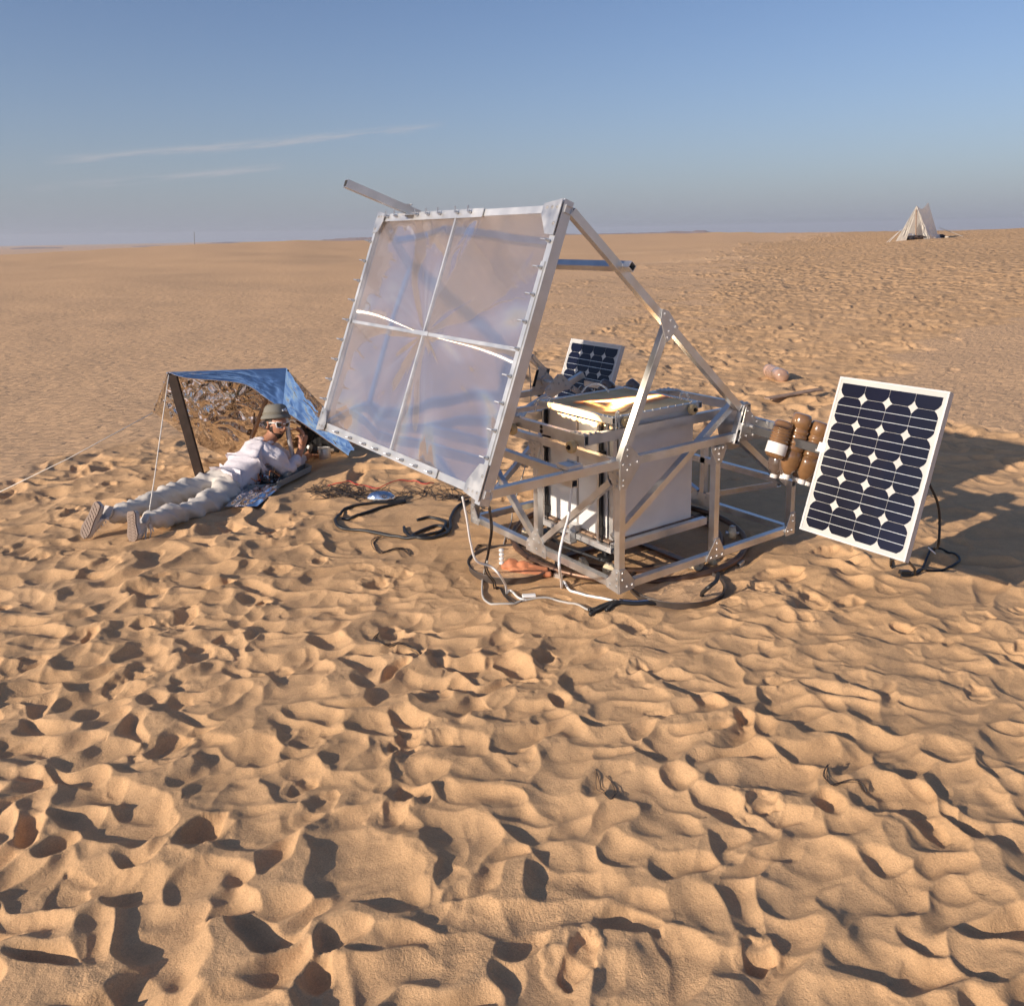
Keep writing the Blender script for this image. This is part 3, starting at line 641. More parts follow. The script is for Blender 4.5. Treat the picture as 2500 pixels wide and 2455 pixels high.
part('pivot_slot', MB().prism([yp(x, y, LW-.075) for x, y in ((1310, 903), (1316, 902), (1306, 943), (1299, 945))], (0, -1, 0), .004), DARK)
# far side rising brace with its own plate
tb('brace', xp(1289, 997, .55), (1.0, 1.50, .93), .044, .044)
pg = [yp(x, y, 1.44) for x, y in ((1362, 913), (1372, 913), (1407, 948), (1384, 951), (1333, 962), (1330, 952))]
mb = MB().prism(pg, (0, -1, 0), .006)
for x, y in ((1363, 920), (1377, 928), (1352, 934), (1383, 941), (1395, 949), (1366, 936), (1345, 950)): mb.bolt(yp(x, y, 1.436), (0, -1, 0), .009)
part('gusset_plate', mb, PLATE)
tb('brace', yp(1395, 945, 1.44), yp(1425, 968, 1.44)+(.03, 0, -.02), .040, .030)
tb('brace', yp(1298, 868, LW-.03), yp(1330, 905, LW-.03), .036, .03)
tb('cross_bar', (.02, 1.56, HT-.002), (1.0, 1.56, HT-.002), .042)
# little stub and bracket on the near beam
st = yp(1391, 1183, -.0)
tb('stub_tube', (-.32, .005, HT-.045), (-.32, .30, HT-.045), .042, .042)
mb = MB().box((-.30, .07, HT+.037), .10, .10, .022)
for x in (-.40, -.33, -.26): mb.bolt((x, .015, HT+.024), (0, 0, 1), .010, .018)
for y in (.10, .13, .16): mb.bolt((-.27, y-.04, HT+.05), (0, 0, 1), .009, .012)
part('clamp_block', mb, ALUW)
# bottle rack arms towards the viewer
tb('rack_arm', (1.06, -.03, .775), (1.00, -.60, .755), .014, .050, m_=mat('dark_arm', (.22, .22, .23), .4, .9))
tb('rack_arm', (1.26, .20, .78), (1.20, -.60, .76), .030, .045)
tb('rack_arm', (1.28, 1.0, .80), (1.24, 1.75, .80), .030, .045)
# wheels rolling between the two track rings
RC = np.array([.77, .755]); RZ = -.078
def caster(x, y, ang, tilt=0):
    d = np.array([math.cos(ang), math.sin(ang), 0]); c = np.array([x, y, -.045])
    wh = build('track_wheel', MB().lathe(c-d*.024, d, [(0, .022), (.004, .036), (.012, .041), (.036, .041), (.044, .036), (.048, .022)], 20), CREAM2, machine, smooth=True)
    build('axle', MB().cyl(c-d*.045, c+d*.045, .008, 10).cyl(c-d*.045, c-d*.03, .014, 8).box(c+(0, 0, .035), .03, .03, .03), STEEL, wh)
for adeg in (204, 218, 264, 276, 318, 10, 24, 60, 110, 150):
    a = math.radians(adeg); rr = .71
    caster(RC[0]+rr*math.cos(a), RC[1]+rr*math.sin(a), a)

# ------------------------------------------------------------------ carriage frame with two big wheels
carr = thing('carriage_frame', 'deep rectangular aluminium carriage ringing the top of the white box', 'frame', (.62, .57, .8))
kx0, ky0, kx1, ky1, kz = -.0845, .205, 1.346, .947, .829
def kt(p, q, par=None): return build('rail', MB().tube(p, q, .034, .058), ALU, carr)
kt((kx0+.017, ky0-.002, kz), (kx0+.017, ky1, kz)); kt((kx0+.036, ky0+.017, kz), (kx1-.036, ky0+.017, kz))
kt((kx0+.036, ky1-.017, kz), (kx1-.036, ky1-.017, kz)); kt((kx1-.017, ky0-.002, kz), (kx1-.017, ky1, kz))
for (x, y), (sx, sy) in zip(((kx0, ky0), (kx1, ky0), (kx1, ky1), (kx0, ky1)), ((1, 1), (-1, 1), (-1, -1), (1, -1))):
    z = kz+.032; cp = MB()
    cp.prism([(x+sx*.004, y+sy*.004, z), (x+sx*.13, y+sy*.004, z), (x+sx*.13, y+sy*.032, z), (x+sx*.032, y+sy*.13, z), (x+sx*.004, y+sy*.13, z)], (0, 0, 1), .004)
    for u_, v_ in ((.018, .018), (.06, .018), (.10, .018), (.018, .06), (.018, .10)): cp.bolt((x+sx*u_, y+sy*v_, z+.002), (0, 0, 1), .009, .010)
    build('corner_plate', cp, PLATE, carr)
def wheel(c, ax, parent, r=.033, name='wheel'):
    c = np.array(c, float); ax = np.array(ax, float)
    wh = build(name, MB().lathe(c-ax*.018, ax, [(0, r*.55), (.003, r*.92), (.010, r), (.026, r), (.033, r*.92), (.036, r*.55)], 24), CREAM, parent, smooth=True)
    build('hub', MB().cyl(c+ax*.012, c+ax*.022, r*.40, 14).cyl(c+ax*.02, c+ax*.034, r*.20, 8), SCREW, wh); return wh
def wheel_pair(cs_, ax, par, r): 
    for c in cs_: wheel(c, ax, par, r)
wheel_pair([(-.112, .285, .785), (-.112, .86, .785)], (-1, 0, 0), carr, .037)
bb = MB()
for z in (.815, .842): bb.bolt((kx0-.001, .60, z), (-1, 0, 0), .010, .008)
build('bolts', bb, SCREW, carr)

# ------------------------------------------------------------------ sand box (white sided) with its tray of sand on top
box = thing('sand_box', 'tall white-sided box under the lens with a tray of scorched sand on top', 'box', (.52, .58, .15))
bx0, by0, bx1, by1, bz0, bz1 = .185, .262, .872, .905, .165, .89
build('side_board', MB().box(((bx0+.0+bx1)/2+.02, by0+.006, (bz0+bz1)/2), bx1-bx0-.06, .012, bz1-bz0), WHITEP, box)
build('side_board', MB().box((bx1-.006, (by0+by1)/2+.006, (bz0+bz1)/2), .012, by1-by0-.014, bz1-bz0), WHITEP, box)
build('side_board', MB().box(((bx0+bx1)/2, by1-.006, (bz0+bz1)/2), bx1-bx0-.026, .012, bz1-bz0), WHITEP, box)
ym_ = .585
build('end_board', MB().box((bx0+.006, (by0+.05+ym_-.012)/2, (bz0+bz1)/2-.002), .012, ym_-.012-by0-.05, bz1-bz0), WHITEP, box)
build('end_board', MB().box((bx0+.006, (by1-.03+ym_+.012)/2, (bz0+bz1)/2-.002), .012, by1-.03-ym_-.012, bz1-bz0), WHITEP, box)
build('middle_stile', MB().box((bx0+.010, ym_, (bz0+bz1)/2), .010, .026, bz1-bz0), mat('grey_gap', (.30, .28, .27), .7), box)
build('corner_stile', MB().tube((bx0+.02, by0+.02, bz0-.005), (bx0+.02, by0+.02, bz1-.01), .034, .030, (1, 0, 0)), ALUW, box)
def rod(y):
    x = bx0-.020
    c = build('rod_channel', MB().tube((x-.002, y+.026, .125), (x-.002, y+.026, .87), .020, .018, (1, 0, 0)), ALU, box)
    pts = [(x, y, z) for z in np.linspace(.10, .875, 220)]
    build('threaded_rod', MB().path(pts, [.0115 if i % 2 else .0085 for i in range(220)], 8), SCREW, box)
    build('rod_nut', MB().box((x-.004, y, .68), .042, .040, .05).box((x-.004, y, .64), .03, .034, .04), BLACKR, box)
    build('rod_foot', MB().box((x, y, .21), .022, .026, .05), BLACKR, box)
rod(.335); rod(.87)
# base
build('base_beam', MB().tube((bx0-.03, by0-.035, .135), (.955, by0-.035, .135), .038, .046), ALU, box)
build('base_beam', MB().tube((bx0-.03, by1-.02, .135), (.955, by1-.02, .135), .038, .046), ALU, box)
for y0, y1 in ((.225, .545), (.62, .95)):
    mb = MB().tube((bx0-.03, y0, .118), (bx0-.03, y1, .118), .034, .034)
    for t in (.15, .5, .85): mb.bolt((bx0-.048, y0+(y1-y0)*t, .118), (-1, 0, 0), .009)
    build('base_beam', mb, ALUW, box)
build('base_board', MB().box((bx0+.05, .41, .150), .14, .28, .010).box((bx0+.05, .77, .150), .14, .27, .010).box((.55, .58, .157), .70, .62, .008), WOODP, box)
build('base_bracket', MB().box((bx0-.06, .585, .12), .07, .07, .05).box((bx0-.02, .585, .16), .05, .07, .05).box((bx0-.07, .585, .085), .05, .09, .015), ALUW, box)
for y in (.30, .86):
    build('foot_pulley', MB().cyl((bx0-.02, y, .04), (bx0-.02, y, .062), .052, 24).cyl((bx0-.02, y, .062), (bx0-.02, y, .10), .012, 10), BLACKR, box)
build('drive_belt', MB().path([(bx0-.07, .86, .05), (bx0-.10, .6, .045), (bx0-.07, .30, .05), (bx0+.03, .30, .05), (bx0+.06, .6, .045), (bx0+.03, .86, .05)], .010, 6, True), BLACKR, box)
build('centre_shaft', MB().cyl((.52, .58, -.10), (.52, .58, .13), .030, 16).box((.52, .58, .03), .12, .12, .03), STEEL, box)
# tray
jx0, jy0, jx1, jy1, jz = .150, .232, .905, .930, .906
def jt(p, q): return build('tray_rail', MB().tube(p, q, .030, .038), ALUW, box)
jt((jx0+.015, jy0-.002, jz), (jx0+.015, jy1+.002, jz)); jt((jx0+.031, jy0+.015, jz), (jx1-.031, jy0+.015, jz))
jt((jx0+.031, jy1-.015, jz), (jx1-.031, jy1-.015, jz)); jt((jx1-.015, jy0-.002, jz), (jx1-.015, jy1+.002, jz))
def tray_sand_material():
    m = mat('scorched_sand', (.74, .52, .26), .8, bump=(260, .5, .002), var=(7, .22)); return m
gx = np.linspace(jx0+.03, jx1-.03, 70); gy = np.linspace(jy0+.03, jy1-.03, 66)
X, Y = np.meshgrid(gx, gy, indexing='ij')
Z = jz+.012+fbm(X/.12, Y/.12, 3, 3)*.0022
tsand = build('tray_sand', MB().grid(np.stack([X, Y, Z], -1)), tray_sand_material(), box, smooth=True)
for x, y in ((.245, jy0-.022), (.80, jy0-.022)): wheel((x, y, .892), (0, -1, 0), box, .033)
for x in np.linspace(jx0+.02, jx1-.02, 12): build('tray_bolt', MB().bolt((x, jy0+.015, jz+.019), (0, 0, 1), .007, .008), STEEL, box)
for y in (jy0+.05, jy0+.09, jy1-.05, jy1-.09, jy1-.14): build('tray_bolt', MB().bolt((jx0+.015, y, jz+.019), (0, 0, 1), .007, .008), STEEL, box)
CLR = mat('clear_hose', (.85, .86, .86), .15, spec=.8, Transmission_Weight=.6)
build('clear_hose', MB().path(crom([xp(1311, 1035, .12), xp(1307, 1000, .12), xp(1312, 978, .13), xp(1330, 968, .16), xp(1345, 972, .19), (jx0+.03, jy1-.06, jz+.02)], 8), .007, 8), CLR, box, smooth=True)
build('clear_hose', MB().path(crom([(.17, .222, .79), (.165, .215, .87), (.165, .215, .95), (.19, .222, .962), (.20, .235, .93), (.20, .225, .86), (.20, .225, .80)], 8), .006, 8), CLR, box, smooth=True)
build('clear_hose', MB().path(crom([(.85, .36, .92), (.85, .36, .96), (.87, .34, .97), (.89, .33, .94), (.89, .33, .92)], 8), .006, 8), CLR, box, smooth=True)
build('clear_hose', MB().path(crom([(.52, .95, .92), (.56, .93, .97), (.62, .90, .98), (.67, .87, .95), (.68, .85, .92)], 8), .007, 8), CLR, box, smooth=True)
# molten streak where the lens focuses: emission for hot sand plus the focused sun glare
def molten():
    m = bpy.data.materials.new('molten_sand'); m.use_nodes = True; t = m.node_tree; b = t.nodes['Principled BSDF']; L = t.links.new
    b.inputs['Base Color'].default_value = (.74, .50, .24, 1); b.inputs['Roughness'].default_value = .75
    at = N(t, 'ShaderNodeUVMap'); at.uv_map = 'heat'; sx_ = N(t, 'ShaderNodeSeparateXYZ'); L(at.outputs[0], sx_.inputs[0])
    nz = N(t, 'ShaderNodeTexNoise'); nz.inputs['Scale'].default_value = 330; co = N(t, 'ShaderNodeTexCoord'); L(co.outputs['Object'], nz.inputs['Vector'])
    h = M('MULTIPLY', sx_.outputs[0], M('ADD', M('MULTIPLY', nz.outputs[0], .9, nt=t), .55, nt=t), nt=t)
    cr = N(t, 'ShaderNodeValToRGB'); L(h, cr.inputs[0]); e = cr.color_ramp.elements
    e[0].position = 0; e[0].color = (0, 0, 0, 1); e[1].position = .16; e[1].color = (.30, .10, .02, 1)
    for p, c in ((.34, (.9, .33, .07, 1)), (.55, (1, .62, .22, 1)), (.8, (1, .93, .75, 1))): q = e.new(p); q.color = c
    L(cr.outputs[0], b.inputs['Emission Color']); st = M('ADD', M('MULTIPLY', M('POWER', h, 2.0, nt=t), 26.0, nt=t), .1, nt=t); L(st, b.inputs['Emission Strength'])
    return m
def tz(x, y): return gp(x, y, jz+.012)[:2]
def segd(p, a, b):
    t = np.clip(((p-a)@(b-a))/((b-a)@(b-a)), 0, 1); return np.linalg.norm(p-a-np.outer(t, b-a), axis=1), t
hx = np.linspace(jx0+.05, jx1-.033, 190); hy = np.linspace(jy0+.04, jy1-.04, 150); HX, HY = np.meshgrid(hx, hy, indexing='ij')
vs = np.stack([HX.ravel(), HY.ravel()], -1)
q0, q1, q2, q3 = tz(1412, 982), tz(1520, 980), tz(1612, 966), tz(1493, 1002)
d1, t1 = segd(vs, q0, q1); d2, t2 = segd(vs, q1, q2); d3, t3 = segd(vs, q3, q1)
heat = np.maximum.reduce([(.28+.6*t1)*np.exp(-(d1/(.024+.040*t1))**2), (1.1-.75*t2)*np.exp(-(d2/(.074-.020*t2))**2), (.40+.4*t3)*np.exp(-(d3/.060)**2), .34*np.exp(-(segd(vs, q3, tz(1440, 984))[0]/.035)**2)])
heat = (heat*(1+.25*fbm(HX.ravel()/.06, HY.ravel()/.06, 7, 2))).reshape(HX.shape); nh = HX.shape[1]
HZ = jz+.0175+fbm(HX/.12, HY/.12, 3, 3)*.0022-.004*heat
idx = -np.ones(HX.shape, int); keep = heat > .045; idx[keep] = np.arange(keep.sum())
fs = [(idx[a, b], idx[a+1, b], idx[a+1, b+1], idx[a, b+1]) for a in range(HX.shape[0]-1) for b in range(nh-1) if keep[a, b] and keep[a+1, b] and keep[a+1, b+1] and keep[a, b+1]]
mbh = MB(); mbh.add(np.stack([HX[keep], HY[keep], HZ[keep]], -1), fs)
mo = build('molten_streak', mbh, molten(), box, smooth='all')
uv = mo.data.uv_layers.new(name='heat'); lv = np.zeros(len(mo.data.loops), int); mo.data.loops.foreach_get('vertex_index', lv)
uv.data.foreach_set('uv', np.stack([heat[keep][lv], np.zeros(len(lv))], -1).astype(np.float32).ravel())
# added spot lamps stand in for lens-focused sun on the near-left tray rim
def beam(x, y, rad, watts, col=(1, .56, .22)):
    tgt = xp(x, y, jx0-.001); src = LC-ln*.08
    l = bpy.data.lights.new('lens_spot_lamp', 'SPOT'); o = bpy.data.objects.new('lens_spot_lamp', l); scene.collection.objects.link(o)
    d = (tgt-src)*S; o.location = src*S; o.rotation_euler = Vector(-d).to_track_quat('Z', 'Y').to_euler()
    l.spot_size = 2*math.atan(rad/np.linalg.norm(tgt-src)); l.spot_blend = 1.0; l.energy *= 1; l.shadow_soft_size = .002; l.energy = watts*.85; l.color = col
for x, y, r_, wt in ((1340, 987, .022, 500), (1350, 990, .030, 700), (1360, 994, .036, 900), (1371, 997, .034, 900), (1382, 1000, .038, 1100), (1393, 1003, .036, 1100), (1404, 1006, .040, 1200), (1415, 1009, .036, 1200), (1426, 1013, .040, 1100), (1437, 1016, .036, 900), (1448, 1020, .036, 800), (1458, 1024, .030, 600), (1465, 1030, .020, 300)):
    beam(x, y, r_, wt)
beam(1470, 975, .42, 40, col=(1, .84, .62))  # added weak fill lamp for light scattered through the lens over the tray

# ------------------------------------------------------------------ track rings under the machine
ring = thing('track_rings', 'two concentric brown steel pipe rings lying under the machine', 'track', (RC[0], RC[1], -.12))
def circ(r, z, n=96): return [(RC[0]+r*math.cos(t), RC[1]+r*math.sin(t), z) for t in np.linspace(0, 2*math.pi, n, endpoint=False)]
build('outer_ring', MB().path(circ(.790, RZ), .021, 12, True), RUST, ring, smooth='all')
build('inner_ring', MB().path(circ(.632, RZ), .021, 12, True), RUST, ring, smooth='all')
for adeg in (196, 226, 258, 288, 330, 30, 90, 140):
    a = math.radians(adeg); c = np.array([RC[0]+.80*math.cos(a), RC[1]+.80*math.sin(a), -.125])
    d = np.array([-math.sin(a), math.cos(a), 0])
    build('ring_foot', MB().tube(c-d*.035, c+d*.035, .055, .075), PLATE, ring)
build('cross_tie', MB().tube((RC[0]-.77, RC[1], -.10), (RC[0]+.77, RC[1], -.10), .05, .02).tube((RC[0], RC[1]-.77, -.10), (RC[0], RC[1]-.03, -.10), .05, .018), RUST, ring)
# shallow round pans
def pan(name, label, cx, cy, r, tilt=0):
    z = -.118; o = thing(name, label, 'pan', (cx, cy, z), 'round steel pans under the track')
    build('pan_body', MB().lathe((cx, cy, z-.012), (0, 0, 1), [(0, r-.02), (.0, r-.006), (.052, r), (.055, r+.006), (.058, r+.004), (.055, r-.004), (.022, r-.012)], 64), PAN, o, smooth=True)
    n = 40; G = []
    for i in range(14):
        rr = (r-.012)*i/13; G.append([(cx+rr*math.cos(t), cy+rr*math.sin(t), z+.034+.010*float(perlin(np.array([rr*math.cos(t)*9]), np.array([rr*math.sin(t)*9]), 8)[0])) for t in np.linspace(0, 2*math.pi, n+1)])
    build('sand_fill', MB().grid(G), SAND, o, smooth='all'); return o
pan('steel_pan', 'round steel pan with an orange-brown lump in it, left of the machine foot', PADS[0][0], PADS[0][1], .285)
pan('steel_pan', 'round sand-filled steel pan below the front right beam, crossed by silver cables', PADS[1][0], PADS[1][1], .285)

# ------------------------------------------------------------------ solar panels
QX, QY, QZ, PW, PH = 1.136, -.5745, 1.163, .62, .887
def solar_panel(label, TL, group='solar panels'):
    TL = np.array(TL); X_ = -Yv; U_ = -lu; o = thing('solar_panel', label, 'solar panel', TL+X_*PW/2+U_*PH, group)
    dep = .042; f = .012
    fr = MB()
    for p, q, w_ in ((TL+X_*f/2, TL+X_*f/2+U_*PH, f), (TL+X_*(PW-f/2), TL+X_*(PW-f/2)+U_*PH, f)): fr.tube(p-ln*dep/2, q-ln*dep/2, f, dep, ln, hollow=False)
    for p in (TL+U_*f/2, TL+U_*(PH-f/2)): fr.tube(p+X_*f-ln*dep/2, p+X_*(PW-f)-ln*dep/2, f, dep, ln, hollow=False)
    build('frame', fr, FRAMEW, o, bevel=.0012)
    c = TL+X_*PW/2+U_*PH/2-ln*.006
    bs = build('backsheet', MB().tube(c+U_*(PH/2-f), c-U_*(PH/2-f), PW-2*f, .005, ln, hollow=False), BACKS, o)
    build('junction_box', MB().tube(c-ln*.02-U_*.33, c-ln*.02-U_*.22, .12, .026, ln, hollow=False), BLACKR, o)
    cw = (PW-.052)/4; ch = (PH-.062)/5.5; cc = .19; e = .0008
    ce = MB(); bu = MB(); z = ln*-.0025
    for r in range(6):
        h0 = .034 if r == 0 else .034+ch*(r-.5); h1 = h0+(ch/2 if r == 0 else ch)
        for k in range(4):
            x0 = .026+cw*k+e; x1 = x0+cw-2*e; y0 = h0+e; y1 = h1-e; q = cw*cc; qq = ch*cc*1.15
            pts = [(x0, y0), (x1, y0)] if r == 0 else [(x0, y0+qq), (x0+q*.45, y0+qq*.38), (x0+q, y0), (x1-q, y0), (x1-q*.45, y0+qq*.38), (x1, y0+qq)]
            pts += [(x1, y1-qq), (x1-q*.38, y1-qq*.45), (x1-q, y1), (x0+q, y1), (x0+q*.38, y1-qq*.45), (x0, y1-qq)]
            P = [TL+X_*a+U_*b+z for a, b in pts]; n0 = len(ce.v); ce.add(P, [tuple(range(len(P)))])
        for t in ((.333, .667) if r else ()):
            y = h0+ch*t; bu.tube(TL+X_*.028+U_*y+z+ln*.0006, TL+X_*(PW-.028)+U_*y+z+ln*.0006, .0028, .0004, ln, hollow=False)
    build('cells', ce, CELL, bs); build('busbars', bu, BUS, bs)
    return o
TLn = np.array([QX, QY, QZ]); TLf = np.array([1.44, 2.17, 1.105])
solar_panel('large blue-black solar panel at the right, fully in view beside the bottle rack', TLn)
solar_panel('solar panel beyond the sand box, its lower half hidden by bottles', TLf)
mb = MB().tube(TLn-lu*.44-ln*.045-Yv*-.01, TLn-lu*.44-ln*.045-Yv*.60, .04, .03, ln)
part('panel_arm', mb, ALU)
part('panel_arm', MB().tube(TLf-lu*.46-ln*.06+Yv*.0, TLf-lu*.46-ln*.06-Yv*.60, .04, .03, ln), ALU)
part('panel_bracket', MB().tube((1.0, -.555, .775), (1.0, -.60, .772), .05, .02, ln, hollow=False).box((1.02, -.56, .75), .05, .05, .012), ALUW)

# ------------------------------------------------------------------ plastic bottles full of sand
def bottle_mat(name, col):
    m = mat(name, col, .14, spec=.5, coat=.8, var=(9, .35)); return m
BOT = bottle_mat('sand_filled_plastic', (.22, .115, .052)); BOTD = bottle_mat('grey_brown_sand_in_plastic', (.12, .085, .070)); BOTP = bottle_mat('pinkish_plastic', (.40, .25, .18))
CAPM = mat('white_bottle_cap', (.72, .70, .68), .5)
def bottle(label, top, d, ln_=.38, r=.056, m_=BOT, cap=True, band=False, group='plastic bottles hung as weights'):
    """top = centre of the bottle's base (which points up), d = direction towards the cap"""
    top = np.array(top, float); d = np.array(d, float); d /= np.linalg.norm(d)
    o = thing('plastic_bottle', label, 'bottle', top+d*ln_, group)
    prof = [(0, r*.62), (.006, r*.86), (.022, r*.98), (.05, r)]
    for i in range(5):
        h = ln_*(.20+.085*i); prof += [(h, r), (h+.005, r*.89), (h+.010, r*.89), (h+.015, r*1.0)]
    if cap: prof += [(ln_*.66, r), (ln_*.74, r*.97), (ln_*.83, r*.78), (ln_*.90, r*.46), (ln_*.925, r*.27), (ln_*.935, r*.26)]
    else: prof += [(ln_*.80, r), (ln_*.94, r*.94), (ln_, r*.6)]
    build('bottle_body', MB().lathe(top, d, prof, 28), m_, o, smooth='all')
    if cap: build('cap', MB().lathe(top+d*ln_*.925, d, [(0, r*.36), (.004, r*.40), (ln_*.07, r*.40), (ln_*.075, r*.3)], 18), CAPM, o, smooth=True)
    if band: build('label_band', MB().lathe(top+d*ln_*.60, d, [(0, r*1.004), (.003, r*1.02), (.062, r*1.02), (.065, r*1.004)], 28), CAPM, o, smooth=True)
    return o
dn = -lu
DB = 4.92
def bt(x, y, D=DB): return dp(x, y, D)
bottle('bottle of brown sand hanging cap down, middle of the right-hand rack', bt(1962, 1010), bt(1915, 1176, 4.98)-bt(1962, 1010), .40)
bottle('bottle of brown sand hanging cap down right beside the large solar panel', bt(2006, 1030), bt(1952, 1190, 4.98)-bt(2006, 1030), .385)
bottle('short bottle with a white band, nearest the pivot on the right-hand rack', bt(1917, 1028), bt(1890, 1112)-bt(1917, 1028), .225, .058, cap=False, band=True)
bottle('dark bottle behind the front row of the right-hand rack', bt(1945, 1042, 5.12), dn, .33, .052, BOTD)
for q_, (xx, yy, LL) in enumerate(((1922, 1040, 'half-hidden bottle added in the back row to fill the rack shadow, nearest the pivot'), (1975, 1048, 'half-hidden bottle added in the back row to fill the rack shadow, behind the middle bottle'), (2003, 1060, 'back row bottle added to fill the rack shadow, almost behind the large panel edge'))):
    bottle(LL, bt(xx, yy, 5.16+.03*q_), dn, .33, .055, BOTD)  # back row put in to close the lit gap in the rack shadow
bottle('flat-topped bottle standing low in front of the far solar panel', bt(1433, 944, 6.35), dn+(0, .05, 0), .30, .058, BOTD)
bottle('taller ribbed bottle in front of the far solar panel', bt(1488, 930, 6.25), dn+(-.12, .12, 0), .32, .060, BOTD)
bottle('tilted ribbed bottle to the right of the far solar panel', bt(1557, 933, 6.15), dn+(-.35, .45, .0), .34, .060, BOTD)
p = gp(1875, 922, -.1); q = gp(1920, 940, -.1); zz = lambda v: H(v[0], v[1])
p[2] = zz(p)+.085; q[2] = zz(q)+.075
bottle('pale pinkish bottle lying on the walked sand far behind the machine', p, q-p, .52, .095, BOTP, cap=False, group=None)

# ------------------------------------------------------------------ foil sheet shelter
def foil_material():
    m = bpy.data.materials.new('crumpled_foil'); m.use_nodes = True; t = m.node_tree; b = t.nodes['Principled BSDF']; L = t.links.new
    b.inputs['Metallic'].default_value = 1; b.inputs['Base Color'].default_value = (.86, .86, .88, 1); b.inputs['Roughness'].default_value = .07
    co = N(t, 'ShaderNodeTexCoord').outputs['Object']
    n1 = N(t, 'ShaderNodeTexNoise'); n1.inputs['Scale'].default_value = 3.2; n1.inputs['Detail'].default_value = 2.5; n1.inputs['Distortion'].default_value = 1.2; L(co, n1.inputs['Vector'])
    v = N(t, 'ShaderNodeTexVoronoi'); v.feature = 'DISTANCE_TO_EDGE'; v.inputs['Scale'].default_value = 5
    av = N(t, 'ShaderNodeVectorMath', operation='ADD'); L(co, av.inputs[0]); sv = N(t, 'ShaderNodeVectorMath', operation='SCALE'); sv.inputs['Scale'].default_value = .35; L(n1.outputs['Color'], sv.inputs[0]); L(sv.outputs[0], av.inputs[1]); L(av.outputs[0], v.inputs['Vector'])
    h = M('ADD', M('MULTIPLY', n1.outputs[0], .05, nt=t), M('MULTIPLY', M('MINIMUM', v.outputs['Distance'], .12, nt=t), .12, nt=t), nt=t)
    bp = N(t, 'ShaderNodeBump'); bp.inputs['Strength'].default_value = .20; bp.inputs['Distance'].default_value = .35; L(h, bp.inputs['Height']); L(bp.outputs[0], b.inputs['Normal'])
    return m
FOIL = foil_material()
sh = thing('foil_shelter', 'silvery foil sheet stretched over poles above the lying man', 'shelter', (-.6, 4.1, -.1))
fw_ = np.array([math.cos(YAW), math.sin(YAW), 0])
Lt = dp(411, 908, 7.10); Ap = dp(699, 898, 7.95); Tt = dp(690, 1000, 7.42); RC1 = dp(855, 1116, 8.0); RC2 = dp(876, 1096, 8.35)
LTi = dp(376, 1006, 7.50); GB = np.array([-.76, 4.75, -.10]); RB = np.array([.75, 5.0, -.10])
def coons(c0, c1, d0, d1, nu=46, nv=34, amp=.02, seed=0, radial=None, sag=0.0):
    """c0,c1: curves u->P at v=0,1 ; d0,d1: curves v->P at u=0,1"""
    G = np.zeros((nu, nv, 3)); us = np.linspace(0, 1, nu); vs_ = np.linspace(0, 1, nv)
    for i, u in enumerate(us):
        for j, v in enumerate(vs_):
            G[i, j] = (1-v)*c0(u)+v*c1(u)+(1-u)*d0(v)+u*d1(v)-((1-u)*(1-v)*c0(0)+u*(1-v)*c0(1)+(1-u)*v*c1(0)+u*v*c1(1))
    n = np.cross(G[-1, 0]-G[0, 0], G[0, -1]-G[0, 0]); n /= np.linalg.norm(n)+1e-9
    U_, V_ = np.meshgrid(us, vs_, indexing='ij'); edge = np.minimum(1, np.minimum.reduce([U_, 1-U_, V_, 1-V_])*9)
    d = fbm(U_*4+seed, V_*4, seed+3, 4)*amp*1.3+np.abs(fbm(U_*9, V_*9+seed, seed+5, 3))*amp*.6
    for (ru, rv, k, am) in (radial or []):
        ang = np.arctan2(V_-rv, U_-ru); rr = np.hypot(V_-rv, U_-ru)
        d += np.sin(ang*k+np.sin(ang*3)*2)*am*np.exp(-((rr-.18)/.22)**2)
        d -= am*3*np.exp(-(rr/.12)**2)
    d -= sag*np.sin(math.pi*U_)*np.sin(math.pi*V_)
    return G+n*(d*edge)[..., None]
def ln_c(*P):
    P = crom(P, 12) if len(P) > 2 else [np.array(P[0], float), np.array(P[1], float)]
    P = np.array(P); t = np.linspace(0, 1, len(P))
    return lambda u: np.array([np.interp(u, t, P[:, k]) for k in range(3)])
def poly(*P):
    P = np.array(P, float); t = np.linspace(0, 1, len(P))
    return lambda u: np.array([np.interp(u, t, P[:, k]) for k in range(3)])
# roof: ridge Lt-Ap, lower front hem Lt .. Tt
eA = dp(455, 922, 7.1); eB = dp(590, 936, 7.2); eC = dp(650, 972, 7.35)
roof = MB().grid(coons(ln_c(Lt, Ap), ln_c(Lt+(.002, -.002, -.01), eA, eB, eC, Tt), ln_c(Lt, Lt+(.002, -.002, -.01)), ln_c(Ap, Tt), amp=.016, seed=2, radial=[(.72, .42, 13, .006)]))
build('roof_sheet', roof, FOIL, sh, smooth='all')
side = MB().grid(coons(ln_c(Ap, dp(790, 1010, 8.2), RC2), ln_c(Tt, dp(752, 1042, 7.62), RC1), ln_c(Ap, Tt), ln_c(RC2, RC1), amp=.014, seed=7))
build('side_sheet', side, FOIL, sh, smooth='all')
hem = MB().path(crom([Tt, dp(752, 1042, 7.62), dp(800, 1076, 7.8), RC1], 8), .007, 5); hem.path(crom([Lt, eA, eB, eC, Tt], 8), .004, 5)
build('hem', hem, FOIL, sh, smooth='all')
RCb = RC2+Rv*.02+fw_*.03; RCb[2] = -.05
